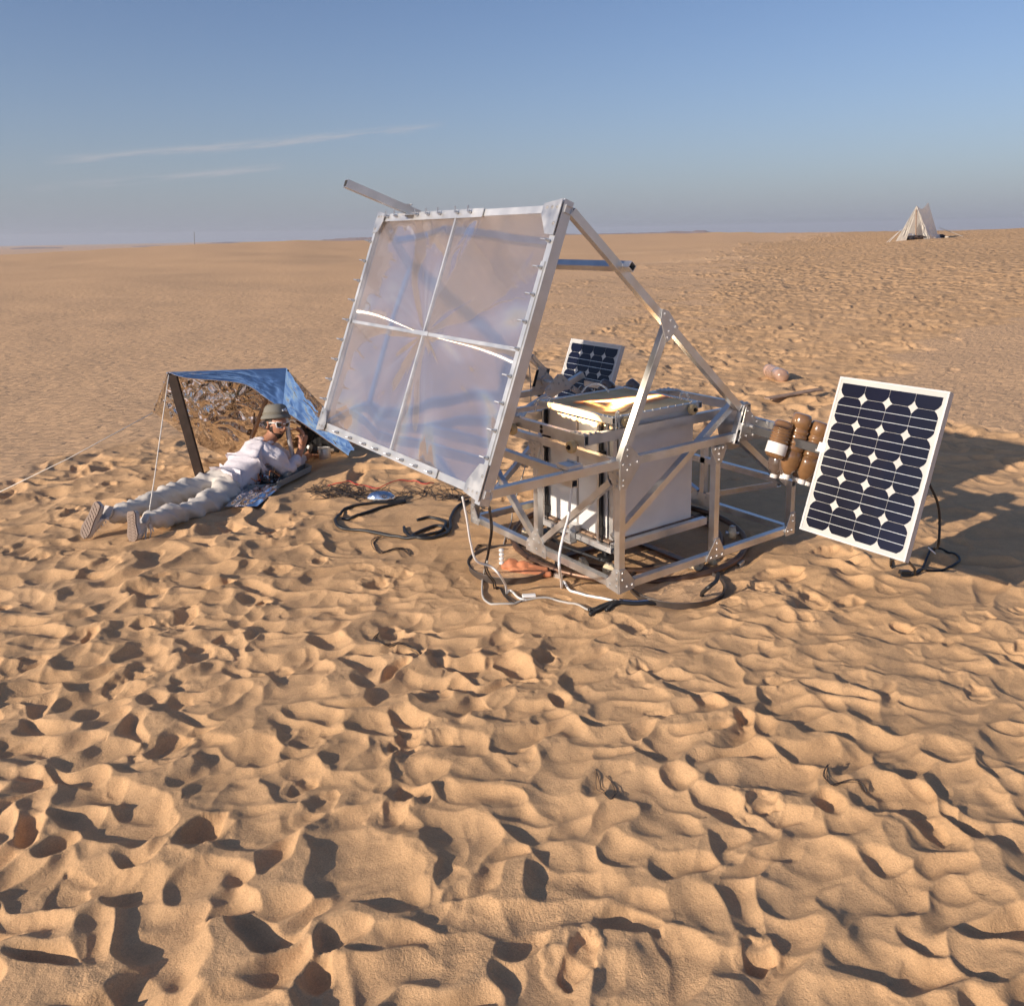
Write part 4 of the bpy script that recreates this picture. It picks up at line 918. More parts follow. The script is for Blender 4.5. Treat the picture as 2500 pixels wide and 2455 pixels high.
back = MB().grid(coons(poly(Lt, Ap-(0, 0, .004), RCb), poly(LTi, dp(470, 1078, 7.9), GB, RCb+fw_*.35), ln_c(Lt, LTi), ln_c(RCb, RCb+fw_*.35), nu=110, nv=90, amp=.016, seed=11, radial=[(.15, .50, 19, .024), (.36, .35, 13, .018), (.05, .75, 11, .016), (.28, .75, 15, .014)], sag=-.04))
build('back_sheet', back, FOIL, sh, smooth='all')
flap = MB().grid(coons(ln_c(Lt, Lt+(.03, .1, -.1)), ln_c(LTi+(-.02, -.03, .0), LTi+(.12, .1, -.02)), ln_c(Lt, LTi+(-.02, -.03, 0)), ln_c(Lt+(.03, .1, -.1), LTi+(.12, .1, -.02)), amp=.05, seed=21, nu=20))
build('corner_gather', flap, FOIL, sh, smooth='all')
pb = gp(489, 1160, -.1); pb[2] = H(pb[0], pb[1])-.06
tag(build('wood_post', MB().tube(dp(420, 914, 7.15), dp(491, 1162, 7.48)+(0, 0, -.05), .034, .080, Rv, hollow=False), WOODD, bevel=.003), 'dark leaning timber post holding the left corner of the foil sheet', 'post')
tb_ = dp(722, 1152, 7.50); tp = dp(694, 1002, 7.40)
o = thing('metal_pole', 'shiny metal tube propping the front hem of the foil sheet before the man', 'pole', tb_)
build('tube', MB().cyl(tb_+(0, 0, -.03), tp, .0215, 18), ALUW, o, smooth=True)
build('clamp', MB().tube(dp(686, 994, 7.39), dp(694, 1004, 7.38), .05, .03, hollow=False), TAPE, o)
tag(build('wood_stick', MB().tube(dp(651, 975, 7.75), dp(612, 1075, 8.1), .03, .03, hollow=False), WOODP), 'thin wooden stick behind the man inside the foil shelter', 'stick')
tag(build('ridge_pole', MB().tube(Ap+(0, 0, -.02), dp(760, 1100, 8.25)+(0, 0, -.05), .03, .03, hollow=False), WOODD), 'wooden pole under the right peak of the foil sheet', 'pole')
# guy ropes
pg_ = gp(354, 1322); pg_[2] = H(pg_[0], pg_[1])
def rope(name, label, pts, r=.0042, m_=ROPE, cat='rope', group='guy ropes of the foil shelter', n=5):
    return tag(build(name, MB().path(pts, r, n), m_, smooth='all'), label, cat, group)
rope('guy_rope', 'white cord dropping from the shelter corner to the sand by the shoes', [dp(412, 915, 7.08), dp(398, 1015, 6.75), dp(378, 1160, 6.3), pg_])
ex = gp(-60, 1225); ex[2] = H(ex[0], ex[1])
rope('guy_rope', 'white cord running from the shelter tie down to the far left', [LTi, (LTi*.5+ex*.5)-(0, 0, .02), ex])
kn = MB()
for k in range(7):
    a = rng.normal(0, 1, 3); a /= np.linalg.norm(a); kn.path([pg_*.15+dp(363, 1270, 6.02)*.85, pg_*.15+dp(363, 1270, 6.02)*.85+a*.03, pg_*.15+dp(363, 1270, 6.02)*.85+a*.05-(0, 0, .04)], .004, 5)
kn.path([dp(361, 1272, 6.0), dp(369, 1300, 6.0), dp(364, 1318, 6.0)], .004, 5)
tag(build('rope_knot', kn, ROPE), 'frayed knot tied in the cord beside the near shoe', 'knot')

# ------------------------------------------------------------------ the man
SKIN = mat('skin', (.42, .20, .12), .5, bump=(60, .1, .002)); SHIRT = mat('white_shirt', (.66, .62, .66), .85, bump=(14, .35, .02), var=(3, .04))
TROU = mat('pale_trousers', (.60, .55, .49), .85, bump=(11, .4, .02), var=(3, .06)); HAIR = mat('dark_hair', (.025, .016, .012), .6, bump=(90, .5, .003))
HATM = mat('grey_green_felt', (.19, .18, .155), .9, bump=(60, .2, .002), var=(6, .08)); SHOE = mat('pale_canvas_shoe', (.55, .52, .50), .8, bump=(60, .2, .002))
SOLE = mat('brown_rubber_sole', (.24, .18, .15), .8, bump=(70, .3, .003)); SOLEW = mat('white_rubber_edge', (.50, .46, .42), .6); LENSD = mat('dark_glass', (.015, .02, .02), .08, coat=1); GLW = mat('white_plastic', (.78, .76, .72), .4)
def skin_mesh(name, chains, m_, parent, sub=2, root=0, wrinkle=None, bake=False):
    """chains: list of lists of (point, radius or (rx,ry)); equal points are shared"""
    V = []; R_ = []; E = []; idx = {}
    base = np.array(root_of(parent)['_b'][:])
    for ch in chains:
        prev = None
        for p, r in ch:
            k = tuple(np.round(p, 4))
            if k not in idx: idx[k] = len(V); V.append(tuple((np.array(p)-base)*S)); R_.append(r if hasattr(r, '__len__') else (r, r))
            if prev is not None and prev != idx[k]: E.append((prev, idx[k]))
            prev = idx[k]
    me = bpy.data.meshes.new(name); me.from_pydata(V, E, []); me.update()
    o = bpy.data.objects.new(name, me); scene.collection.objects.link(o); o.parent = parent
    md = o.modifiers.new('skin', 'SKIN'); md.use_smooth_shade = True; md.use_x_symmetry = False
    for i, sv in enumerate(me.skin_vertices[0].data):
        sv.radius = (R_[i][0]*S, R_[i][1]*S); sv.use_root = (i == root)
    s = o.modifiers.new('sub', 'SUBSURF'); s.levels = sub; s.render_levels = sub
    me.materials.append(m_)
    dg = bpy.context.evaluated_depsgraph_get(); ev = o.evaluated_get(dg); nm = bpy.data.meshes.new_from_object(ev)
    o.modifiers.clear(); o.data = nm; nm.name = name
    if not nm.materials: nm.materials.append(m_)
    nm.shade_smooth()
    if wrinkle:
        co = np.zeros(len(nm.vertices)*3); nm.vertices.foreach_get('co', co); co = co.reshape(-1, 3)
        no = np.zeros(len(nm.vertices)*3); nm.vertices.foreach_get('normal', no); no = no.reshape(-1, 3)
        sc_, am = wrinkle; ax = co@np.array([.89, .456, .1]); bx = co@np.array([-.456, .89, 0]); cz = co[:, 2]
        d = fbm(ax/sc_+cz/sc_*.7, bx/sc_*.6+cz/sc_*.5, 5, 3)*am
        nm.vertices.foreach_set('co', (co+no*d[:, None]).ravel()); nm.update()
    return o
fw = Fv.copy(); fw[2] = 0; fw /= np.linalg.norm(fw)
ax_ = np.array([.898, .44, 0]); ax_ /= np.linalg.norm(ax_); sd_ = np.array([ax_[1], -ax_[0], 0])   # along the body, towards the near side
man = thing('person', 'man in white shirt, pale trousers, felt hat and white sunglasses lying propped on his elbows', 'person', (-1.3, 3.3, -.1))
an1 = dp(276, 1258, 6.10); an2 = dp(358, 1270, 6.0)
kn1 = dp(398, 1217, 6.62); kn2 = dp(478, 1243, 6.47)
hp1 = dp(522, 1180, 7.12); hp2 = dp(560, 1208, 6.93)
pel = (hp1+hp2)/2+(0, 0, .03); wai = dp(585, 1168, 7.14); che = dp(625, 1120, 7.30); nk = dp(647, 1082, 7.38)
sn = dp(676, 1112, 7.26); sf = dp(628, 1085, 7.55); en = dp(700, 1152, 7.33); wn = dp(729, 1113, 7.46); hn = dp(736, 1090, 7.5)
ef = dp(728, 1130, 7.80); wf = dp(750, 1112, 7.95)
hd = dp(674, 1036, 7.42)
# body: one continuous skin-coloured figure under the clothes
body = skin_mesh('body', [[(pel, (.10, .075)), (wai, (.10, .075)), (che, (.12, .085)), (nk+(0, 0, -.0), .062), (hd-Uv*.10-Rv*.02, .062), (hd-Uv*.045, .070)],
    [(che, (.12, .085)), (sn, .055), (en, .048), (wn, .034), (hn, .030)], [(che, (.12, .085)), (sf, .055), (ef, .048), (wf, .034)],
    [(pel, (.10, .075)), (hp2, .08), (kn2, .055), (an2, .036)], [(pel, (.10, .075)), (hp1, .08), (kn1, .055), (an1, .036)]], SKIN, man, wrinkle=None)
# head (ovoid with brow, nose, jaw, ear) and both hands fused into the same figure
hf = Rv*.80-Fv*.60-Uv*.12; hf /= np.linalg.norm(hf); hs = np.cross(Uv, hf); hs /= np.linalg.norm(hs); hu = np.cross(hf, hs); hs = -hs  # hs: towards the near side
def head_pt(f, u, s): return hd+hf*f+hu*u+hs*s
bm = bmesh.new(); bmesh.ops.create_uvsphere(bm, u_segments=40, v_segments=30, radius=1)
mb = MB(); bm.verts.ensure_lookup_table(); vv = []
for v in bm.verts:
    x, y, z = v.co                       # x forward, y side, z up
    f = x*.108; s_ = y*.080; u_ = z*.125
    if z < -.2: k = (-.2-z)/.8; s_ *= 1-.38*k; f = f*(1-.25*k)+.018*k*(1 if x > 0 else -.6)
    if x > .55 and abs(y) < .28: nz_ = math.exp(-((z+.16)/.20)**2)*math.exp(-(y/.15)**2); f += .030*nz_*(1-max(0, z)*.9)
    f += .008*math.exp(-((z-.22)/.12)**2)*max(0, x)*math.exp(-(y/.6)**2)-.007*math.exp(-((z-.02)/.10)**2)*max(0, x)*math.exp(-((abs(y)-.38)/.18)**2)
    f += .008*math.exp(-((z+.50)/.07)**2)*max(0, x)*math.exp(-(y/.3)**2)-.006*math.exp(-((z+.60)/.05)**2)*max(0, x)*math.exp(-(y/.3)**2)+.010*math.exp(-((z+.85)/.12)**2)*max(0, x)
    vv.append(head_pt(f, u_, s_))
mb.add(vv, [tuple(q.index for q in f_.verts) for f_ in bm.faces]); bm.free()
for sgn in (1, -1):
    mb.lathe(head_pt(-.008, -.006, sgn*.072), hs*sgn-hf*.45+hu*.05, [(0, .012), (.004, .030), (.012, .034), (.018, .030), (.016, .018), (.010, .010)], 14)
def hand(wr, pd, pn, mb, curl=1.0, s=1.0, thumb=1):
    """palm along pd, palm normal pn, fingers curling towards pn"""
    pd = pd/np.linalg.norm(pd); pn = pn-pd*(pn@pd); pn /= np.linalg.norm(pn); sd = np.cross(pd, pn)*thumb
    mb.path([wr-pd*.02*s, wr+pd*.02*s, wr+pd*.06*s, wr+pd*.095*s], [.026*s, .032*s, .038*s, .034*s], 10)
    for k, (o_, L_) in enumerate(((-.034, .066), (-.012, .078), (.011, .073), (.032, .058))):
        p = wr+pd*.085*s+sd*o_*s; d = pd.copy(); pts = [wr+pd*.04*s+sd*o_*.8*s, p]
        for j, fr in enumerate((.42, .33, .27)):
            th = curl*(.55+.25*j+.06*k); d = d*math.cos(th)+pn*math.sin(th)*1.0; d /= np.linalg.norm(d)
            p = p+d*L_*1.15*fr*s; pts.append(p)
        mb.path(pts, [.012*s, .0115*s, .0105*s, .0095*s, .008*s], 8)
    p0 = wr+pd*.025*s-sd*.03*s; p1 = p0+(pd*.55-sd*.65+pn*.35)*.042*s; p2 = p1+(pd*.7+pn*.6+sd*.05)*.034*s; p3 = p2+(pd*.4+pn*.8+sd*.4)*.024*s
    mb.path([p0, p1, p2, p3], [.014*s, .0135*s, .012*s, .0095*s], 8)
hand(hn, Uv*.9+Rv*.12+Fv*.1, -Fv*.35-Rv*.75, mb, .75, 1.12, -1)
hand(wf, (wf-ef), np.array([0, 0, -1.]), mb, .35, 1.1)
tmp = build('tmp', mb, SKIN, man)
# fuse into one surface
bmx = bmesh.new(); bmx.from_mesh(body.data); bmx.from_mesh(tmp.data); me = bpy.data.meshes.new('body'); bmx.to_mesh(me); bmx.free()
body.data = me; bpy.data.objects.remove(tmp); me.materials.clear(); me.materials.append(SKIN)
rm = body.modifiers.new('fuse', 'REMESH'); rm.mode = 'VOXEL'; rm.voxel_size = .0045; rm.use_smooth_shade = True
sm_ = body.modifiers.new('soft', 'SMOOTH'); sm_.iterations = 2; sm_.factor = .5
# clothes
shirt = skin_mesh('shirt', [[(pel-ax_*.0+(0, 0, .005), (.182, .138)), (pel*.45+wai*.55, (.178, .135)), (wai, (.175, .135)), ((wai+che)/2, (.182, .14)), (che, (.190, .140)), (nk-(0, 0, .0)+Uv*.004, .080)],
    [(che, (.180, .130)), ((che+sn)/2+(0, 0, .03), .11), (sn, .090), ((sn+en)/2, .076), (en+(0, 0, .01), .070), ((en+wn)/2, .060), (wn-(wn-en)*.08, .052)],
    [(che, (.180, .130)), ((che+sf)/2+(0, 0, .02), .11), (sf, .090), ((sf+ef)/2, .074), (ef+(0, 0, .01), .066), (wf-(wf-ef)*.3, .052)]], SHIRT, man, sub=3, root=2, wrinkle=(.085, .020))
col = build('collar', MB().path([nk-Uv*.005+(hu*0+Rv*math.cos(t)*.066+fw*math.sin(t)*.066)+Uv*.020 for t in np.linspace(0, 6.283, 20, endpoint=False)], .017, 8, True), SHIRT, man, smooth='all')
trou = skin_mesh('trousers', [[(wai-ax_*.10-(0, 0, .02), (.165, .125)), (pel-(0, 0, .01), (.172, .132)), (hp2, .136), ((hp2*.55+kn2*.45), .120), (kn2, .100), ((kn2+an2)/2, .084), (an2+(an2-kn2)*.05, .070)],
    [(pel-(0, 0, .01), (.172, .132)), (hp1, .136), (hp1*.55+kn1*.45, .120), (kn1, .100), ((kn1+an1)/2, .084), (an1+(an1-kn1)*.05, .070)]], TROU, man, sub=3, root=1, wrinkle=(.085, .024))
def shoe(ank, heel, toe, side):
    """sole runs heel (up) to toe (down); seen from behind"""
    d = toe-heel; Ls = np.linalg.norm(d); d = d/Ls; up = ank-(heel+toe)/2; up -= d*(up@d); up /= np.linalg.norm(up); sw = np.cross(d, up)
    prof = [(0, .030), (.06, .042), (.22, .046), (.42, .042), (.62, .052), (.78, .058), (.92, .045), (1, .018)]
    def outline(s_, h): return [heel+d*Ls*t+sw*w_*s_+up*h for t, w_ in prof]+[heel+d*Ls*t-sw*w_*s_+up*h for t, w_ in prof[::-1]]
    so = build('sole', MB().prism(outline(1.0, .006), up, .010), SOLE, man)
    build('foxing', MB().prism(outline(1.07, .024), up, .026), SOLEW, man, bevel=.003)
    tr_ = MB()
    for i in range(9):
        t = .08+.10*i; w_ = np.interp(t, [p[0] for p in prof], [p[1] for p in prof])*.8
        for sg in (1, -1): tr_.tube(heel+d*Ls*t+sw*w_*sg-up*.0, heel+d*Ls*(t+.09)-sw*w_*sg*.9-up*.0, .006, .007, up, hollow=False)
    build('tread', tr_, mat('worn_tread', (.26, .19, .15), .8), so)
    u = [(heel+d*.055+up*.055, (.045, .05)), (heel+d*.075+up*.13, (.046, .052)), ]
    v = [(heel+d*.055+up*.055, (.045, .05)), (heel+d*Ls*.45+up*.065, (.050, .042)), (heel+d*Ls*.75+up*.052, (.052, .030)), (heel+d*Ls*.92+up*.045, (.038, .022))]
    skin_mesh('shoe_upper', [u, v], SHOE, man)
    la = MB()
    for i in range(5):
        c = heel+d*Ls*(.40+.085*i)+up*(.120-.013*i); la.path([c-sw*.032, c+up*.010, c+sw*.032], .0045, 5)
    build('laces', la, GLW, man)
shoe(an1, dp(238, 1228, 5.96), dp(200, 1311, 5.98), 1)
shoe(an2, dp(318, 1248, 5.90), dp(324, 1322, 5.88), -1)
# hair, beard, hat, glasses
def cap(name, m_, test, grow, mm_=SKIN):
    bm = bmesh.new(); bmesh.ops.create_uvsphere(bm, u_segments=44, v_segments=34, radius=1); mb = MB(); keep = []
    P = []
    for v in bm.verts:
        x, y, z = v.co; f = x*.108; s_ = y*.080; u_ = z*.125
        if z < -.2: k = (-.2-z)/.8; s_ *= 1-.38*k; f = f*(1-.25*k)+.018*k*(1 if x > 0 else -.6)
        if z < -.6 and x > 0: f += .012*math.exp(-((z+.85)/.12)**2)*x
        P.append(head_pt(f*(1+grow)+rng.normal(0, .0012), u_*(1+grow)+rng.normal(0, .0012), s_*(1+grow)+rng.normal(0, .0012)))
    fs = [tuple(q.index for q in f_.verts) for f_ in bm.faces if test(*f_.calc_center_median())]; bm.free()
    us = sorted({i for f_ in fs for i in f_}); mp_ = {i: k for k, i in enumerate(us)}
    mb.add([P[i] for i in us], [tuple(mp_[i] for i in f_) for f_ in fs]); return build(name, mb, m_, man, smooth='all')
cap('hair', HAIR, lambda x, y, z: (x < .05 and z > -.35) or (x < .25 and z > .0 and abs(y) > .5) or z > .55, .07)
cap('beard', HAIR, lambda x, y, z: x > -.05 and z < -.50 and not (abs(y) < .16 and -.62 < z < -.50 and x > .6) or (x > .05 and abs(y) > .62 and -.5 <= z < -.1 and x < .40) or (x > .5 and abs(y) < .36 and -.44 < z < -.36), .035)
hc = head_pt(-.012, .066, 0); hat_up = hu*.97-hf*.18; hat_up /= np.linalg.norm(hat_up)
build('hat', MB().lathe(hc, hat_up, [(-.018, .126), (-.012, .130), (-.005, .127), (.010, .122), (.016, .112), (.030, .108), (.078, .098), (.100, .084), (.112, .060), (.108, .03), (.100, .005)], 36), HATM, man, smooth='all')
build('hat_band', MB().lathe(hc+hat_up*.018, hat_up, [(0, .110), (.001, .1135), (.022, .1115), (.023, .108)], 36), mat('hat_band_cloth', (.17, .155, .125), .9), man, smooth=True)
gl = MB()
for sg in (1, -1):
    c = head_pt(.104, .010, sg*.036); r_ = []
    fr = [(c+hs*sg*(a)+hu*b-hf*abs(a+.01)*.25) for a, b in ((-.028, .018), (.0, .022), (.032, .024), (.036, .008), (.028, -.018), (.0, -.024), (-.022, -.016))]
    gl.path(fr, .006, 6, True)
    gl.path([head_pt(.094, .026, sg*.070), head_pt(.05, .024, sg*.084), head_pt(-.005, .016, sg*.084)], [.008, .006, .004], 6)
gl.path([head_pt(.112, .020, .012), head_pt(.116, .022, 0), head_pt(.112, .020, -.012)], .005, 6)
gf = build('sunglasses', gl, GLW, man, smooth='all')
le = MB()
for sg in (1, -1):
    c = head_pt(.102, .008, sg*.036)
    le.prism([(c+hs*sg*(a)+hu*b-hf*abs(a+.01)*.25) for a, b in ((-.026, .018), (.0, .020), (.031, .022), (.034, .008), (.026, -.018), (.0, -.022), (-.021, -.015))], hf, .004)
build('dark_lenses', le, LENSD, gf)

# ------------------------------------------------------------------ things around the man
def gpt(x, y, dz=0.): p = gp(x, y, -.11); p[2] = H(p[0], p[1])+dz; return p
case = thing('tool_case', 'open grey plastic case full of wiring beside the man, lid to the right', 'case', gpt(640, 1190))
c0 = dp(602, 1186, 6.98); c1 = dp(672, 1181, 7.12); c2 = dp(690, 1160, 7.42); c3 = dp(628, 1166, 7.28)
def tray_(name, P, h, wall, m_, par, up_=(0, 0, 1)):
    P = [np.array(p) for p in P]; c = sum(P)/4; up_ = np.array(up_, float); inn = [c+(p-c)*(1-wall) for p in P]
    mb = MB(); n = 4; vs = [p-up_*h for p in [c+(q-c)*.9 for q in P]]+P+inn+[p-up_*(h-.015) for p in [c+(q-c)*.84 for q in P]]
    fs = [(3, 2, 1, 0)]
    for k in range(3): fs += [(k*4+i, k*4+(i+1) % 4, k*4+4+(i+1) % 4, k*4+4+i) for i in range(4)]
    fs += [(12, 13, 14, 15)]; mb.add(vs, fs); return build(name, mb, m_, par, bevel=.006)
tray_('case_base', [c0, c1, c2, c3], .075, .08, GREYP, case)
l0 = dp(676, 1186, 7.10); l1 = dp(690, 1176, 7.1); l2 = dp(766, 1136, 7.62); l3 = dp(742, 1136, 7.68); l4 = dp(680, 1164, 7.36)
tray_('lid', [dp(674, 1178, 7.08), dp(762, 1136, 7.55), dp(748, 1130, 7.78), dp(684, 1158, 7.34)], .055, .10, GREYP, case)
cc = (c0+c1+c2+c3)/4; el_ = MB(); el2 = MB()
for k in range(26):
    p = cc+(c1-c0)*rng.uniform(-.38, .38)+(c2-c1)*rng.uniform(-.38, .38)+(0, 0, rng.uniform(-.02, .045))
    (el_ if k % 3 else el2).tube(p, p+rng.normal(0, .02, 3)+(.01, 0, .01), rng.uniform(.015, .045), rng.uniform(.01, .03), hollow=False)
build('circuit_boards', el_, BLACKR, case); build('connectors', el2, mat('grey_parts', (.4, .4, .42), .4, .5), case)
wi = {0: MB(), 1: MB(), 2: MB()}
for k in range(44):
    p = cc+(c1-c0)*rng.uniform(-.40, .40)+(c2-c1)*rng.uniform(-.4, .4)+(0, 0, .02)
    q = p+rng.normal(0, .05, 3)*(1, 1, .3); mid = (p+q)/2+(rng.normal(0, .02), rng.normal(0, .02), rng.uniform(.02, .075))
    wi[k % 3 if k % 4 else 0].path(crom([p, mid, q], 6), .0032, 4)
build('black_wires', wi[0], BLACKW, case); build('orange_wires', wi[1], mat('orange_wire', (.5, .2, .08), .5), case); build('red_wires', wi[2], REDC, case)
kno = dp(657, 1152, 7.2); build('coil', MB().path([kno+(.045*math.cos(t)+.0, .02*math.sin(t), .035*math.sin(t)+.004*t) for t in np.linspace(0, 14, 50)], .004, 5), WOODP, case)
build('connector_plug', MB().tube(dp(697, 1160, 7.25), dp(712, 1148, 7.35), .04, .03, hollow=False), GREYP, case)
# reflective mat with two black vents
mt = thing('foil_mat', 'crinkled silver mat with two round black holes in front of the grey case', 'mat', gpt(610, 1220))
m0, m1, m2, m3 = gpt(548, 1246, .03), gpt(628, 1240, .03), gpt(690, 1196, .05), gpt(612, 1196, .06)
build('mat_sheet', MB().grid(coons(ln_c(m0, gpt(590, 1249, .035), m1), ln_c(m3, m2), ln_c(m0, m3), ln_c(m1, m2), nu=30, nv=20, amp=.016, seed=31)), FOIL, mt, smooth='all')
for x, y in ((634, 1211), (653, 1203)):
    c = dp(x, y, 6.93 if x < 640 else 7.0)
    build('vent_hole', MB().cyl(c-Fv*.02, c+Fv*.02, .034, 24), BLACKR, mt)
tag(build('tin_can', MB().lathe(gpt(794, 1126, .0), (0, 0, 1), [(0, .052), (.004, .055), (.10, .055), (.104, .052), (.10, .049)], 26), ALUW, smooth=True), 'small shiny tin standing on the sand under the right end of the shelter', 'tin')
tag(build('black_bag', MB().grid(coons(ln_c(gpt(735, 1128), gpt(770, 1118), gpt(828, 1112)), ln_c(gpt(740, 1085), gpt(790, 1085), gpt(830, 1092)), ln_c(gpt(735, 1128), gpt(735, 1105, .10), gpt(740, 1085)), ln_c(gpt(828, 1112), gpt(835, 1100, .06), gpt(830, 1092)), amp=.03, seed=41, sag=-.07)), mat('black_cloth', (.012, .012, .014), .8), smooth='all'), 'limp black bag in the shade beyond the raised hand', 'bag')
o = thing('white_tube', 'white tube with a black end cap lying in the shade of the shelter', 'tube', gpt(790, 1095))
build('tube_body', MB().cyl(dp(752, 1091, 7.9), dp(812, 1099, 8.15), .018, 14), GLW, o, smooth=True)
build('end_cap', MB().cyl(dp(758, 1095, 7.85), dp(771, 1097, 7.88), .045, 18), BLACKR, o, smooth=True)
tag(build('foil_lump', MB().grid([[gpt(930, 1226, .028)+np.array([.115*math.cos(t)*math.cos(p_), .055*math.sin(t)*math.cos(p_), .06*math.sin(p_)])@np.array([[Rv[0], Rv[1], 0], [-Rv[1], Rv[0], 0], [0, 0, 1]])*(1+.05*math.sin(9*t+5*p_)) for t in np.linspace(0, 6.2832, 30)] for p_ in np.linspace(-1.5, 1.5, 16)]), FOIL, smooth='all'), 'small lump of silver foil wrapped round a cable joint on the sand', 'foil wrapping')
# orange-brown lump (a stiff glove) and cap nut by the left pan
gv = MB(); g0 = np.array([PADS[0][0], PADS[0][1], -.085])+(-.06, -.07, 0)
for (dx, dy, r_, L2, a) in ((0, 0, .052, .05, .2), (.075, -.03, .050, .06, .1), (.13, -.05, .032, .10, .0), (.10, -.09, .026, .15, -.1), (.02, -.06, .026, .13, -.3), (-.03, .0, .034, .05, 1.2)):
    p = g0+Rv*dx+fw*dy; d = Rv*math.cos(a)+fw*math.sin(a); gv.path(crom([p-d*.03, p+(0, 0, .008), p+d*L2*.6, p+d*L2], 5), [r_*k for k in np.concatenate([np.linspace(.6, 1, 5), np.linspace(1, .75, 11)])], 10)
o = thing('work_glove', 'lumpy terracotta-coloured glove lying in the left steel pan', 'glove', g0)
g_ = build('glove_body', gv, CLAY, o, smooth='all'); rm = g_.modifiers.new('fuse', 'REMESH'); rm.mode = 'VOXEL'; rm.voxel_size = .007; rm.use_smooth_shade = True
nb = g0-Rv*.06+(0, 0, .02); mb = MB()
for k in range(4): mb.lathe(nb+(0, 0, .028*k), (0, 0, 1), [(0, .008), (.006, .016), (.016, .016), (.022, .008)], 12)
tag(build('insulator_rod', mb, TAPE, smooth=True), 'pale knobbly rod end standing beside the terracotta glove', 'rod')

# ------------------------------------------------------------------ cables
def gcable(pts, r, n=10, lift=0., sink=.1):
    """pts: (x, y) picture points on the sand, or full 3-D points; follows the relief"""
    Q = []
    for p in pts:
        if len(p) == 3: Q.append(np.array(p, float))
        else: q = gp(p[0], p[1], -.10); Q.append(np.array([q[0], q[1], np.nan]))
    A = []
    for q in Q:
        if np.isnan(q[2]): q = q.copy(); q[2] = H(q[0], q[1])+r*(1-sink)+lift
        A.append(q)
    C_ = np.array(crom(A, n)); g = height(C_[:, 0], C_[:, 1])+r*(1-sink)
    # stiff cable: follow a smoothed ground but never dive deep below it
    k = np.ones(5)/5; gs = np.convolve(np.pad(g, 2, 'edge'), k, 'valid'); air = C_[:, 2]-g
    gm = np.maximum.reduce([np.pad(g, 2, 'edge')[i:i+len(g)] for i in range(5)])
    C_[:, 2] = np.where(air > .05, C_[:, 2], np.maximum(gs, g)*.5+gm*.5+lift)
    return list(C_)
def cable(name, label, pts, r, m_, cat='cable', group=None, n=10, lift=0., extra=None):
    mb = MB().path(gcable(pts, r, n, lift), r, 7)
    for e in (extra or []): mb.path(gcable(e, r, n, lift), r, 7)
    return tag(build(name, mb, m_, smooth='all'), label, cat, group)
cable('white_cable', 'smooth white cable hanging from the lens corner down to the sand', [tuple(dp(1129, 1212, 4.55)), tuple(dp(1140, 1268, 4.60)), tuple(dp(1149.5, 1327, 4.68)), tuple(dp(1163, 1368, 4.72)), tuple(dp(1199, 1383, 4.78)), tuple(dp(1221, 1405, 4.78)), (1243, 1436), (1265, 1457), (1285, 1464)], .0066, WHITEC)
cable('braided_cable', 'white taped cable dropping inside the frame and running along the sand in front', [tuple(dp(1396, 1188, 4.72)), tuple(dp(1391, 1227, 4.72)), tuple(dp(1388, 1259, 4.71)), tuple(dp(1376, 1304, 4.66)), tuple(dp(1366, 1354, 4.62)), tuple(dp(1366, 1388, 4.6)), (1373, 1419), (1393, 1437), (1426, 1448), (1460, 1456), (1501, 1470), (1540, 1473), (1570, 1472)], .0078, TAPE)
cable('grey_cable', 'thin grey cable looping over the sand in front of the left pan', [tuple(dp(1190, 1370, 4.9)), (1180, 1400), (1178, 1450), (1196, 1472), (1247, 1473), (1279, 1464), (1347, 1457), (1392, 1469), (1438, 1487), (1483, 1478), (1517, 1472), (1560, 1474)], .0065, GREYC)
cable('black_wires', 'pair of thin black wires hanging behind the lens corner and over the pan', [tuple(dp(1193, 1236, 4.75)), tuple(dp(1198, 1293, 4.82)), tuple(dp(1190, 1350, 4.9)), tuple(dp(1185, 1392, 4.95)), (1215, 1426), (1232, 1450), (1248, 1468), (1275, 1466)], .0045, BLACKW,
      extra=[[tuple(dp(1196, 1236, 4.75)), tuple(dp(1202, 1290, 4.82)), tuple(dp(1194, 1345, 4.9)), tuple(dp(1190, 1390, 4.95)), (1221, 1428), (1240, 1452), (1260, 1466)]])
cable('black_cable_bundle', 'black cable bundle bound with silver tape below the front right beam', [(1500, 1476), (1560, 1476), (1612, 1470), (1668, 1462), (1700, 1452), tuple(dp(1728, 1435, 4.75)), tuple(dp(1748, 1418, 4.8)), tuple(dp(1754, 1398, 4.85))], .012, BLACKR,
      extra=[[(1438, 1490), (1462, 1482), (1500, 1474)], [(1440, 1500), (1470, 1486), (1505, 1475)], [(1480, 1494), (1495, 1482), (1520, 1474)]])
cable('foil_tape_wrap', 'bright silver tape wound round the cables under the right pan edge', [(1512, 1472), (1555, 1472), (1600, 1466), (1640, 1464), (1668, 1460)], .0135, FOIL)
tag(build('tape_joint', MB().tube(gpt(1275, 1463, .02), gpt(1308, 1461, .02), .028, .016, hollow=False), TAPE, bevel=.004), 'white taped joint where the front cables meet, left of the frame foot', 'cable joint')
cable('black_hose', 'thick black hose coiled on the sand left of the machine', [(1144, 1224), (1116, 1238), (1100, 1264), (1098, 1290), (1072, 1310), (1030, 1315), (1006, 1308), (1018, 1298), (1060, 1284), (1084, 1286), (1092, 1298), (1060, 1312), (1008, 1313), (956, 1307), (879, 1293), (827, 1287), (820, 1266), (845, 1242), (905, 1231), (950, 1228), (990, 1224)], .0115, BLACKR, n=12,
      extra=[[(990, 1226), (930, 1238), (866, 1260), (834, 1261)], [(1018, 1268), (1050, 1262), (1085, 1272), (1083, 1288), (1060, 1302), (1014, 1310), (990, 1300), (986, 1284)]])
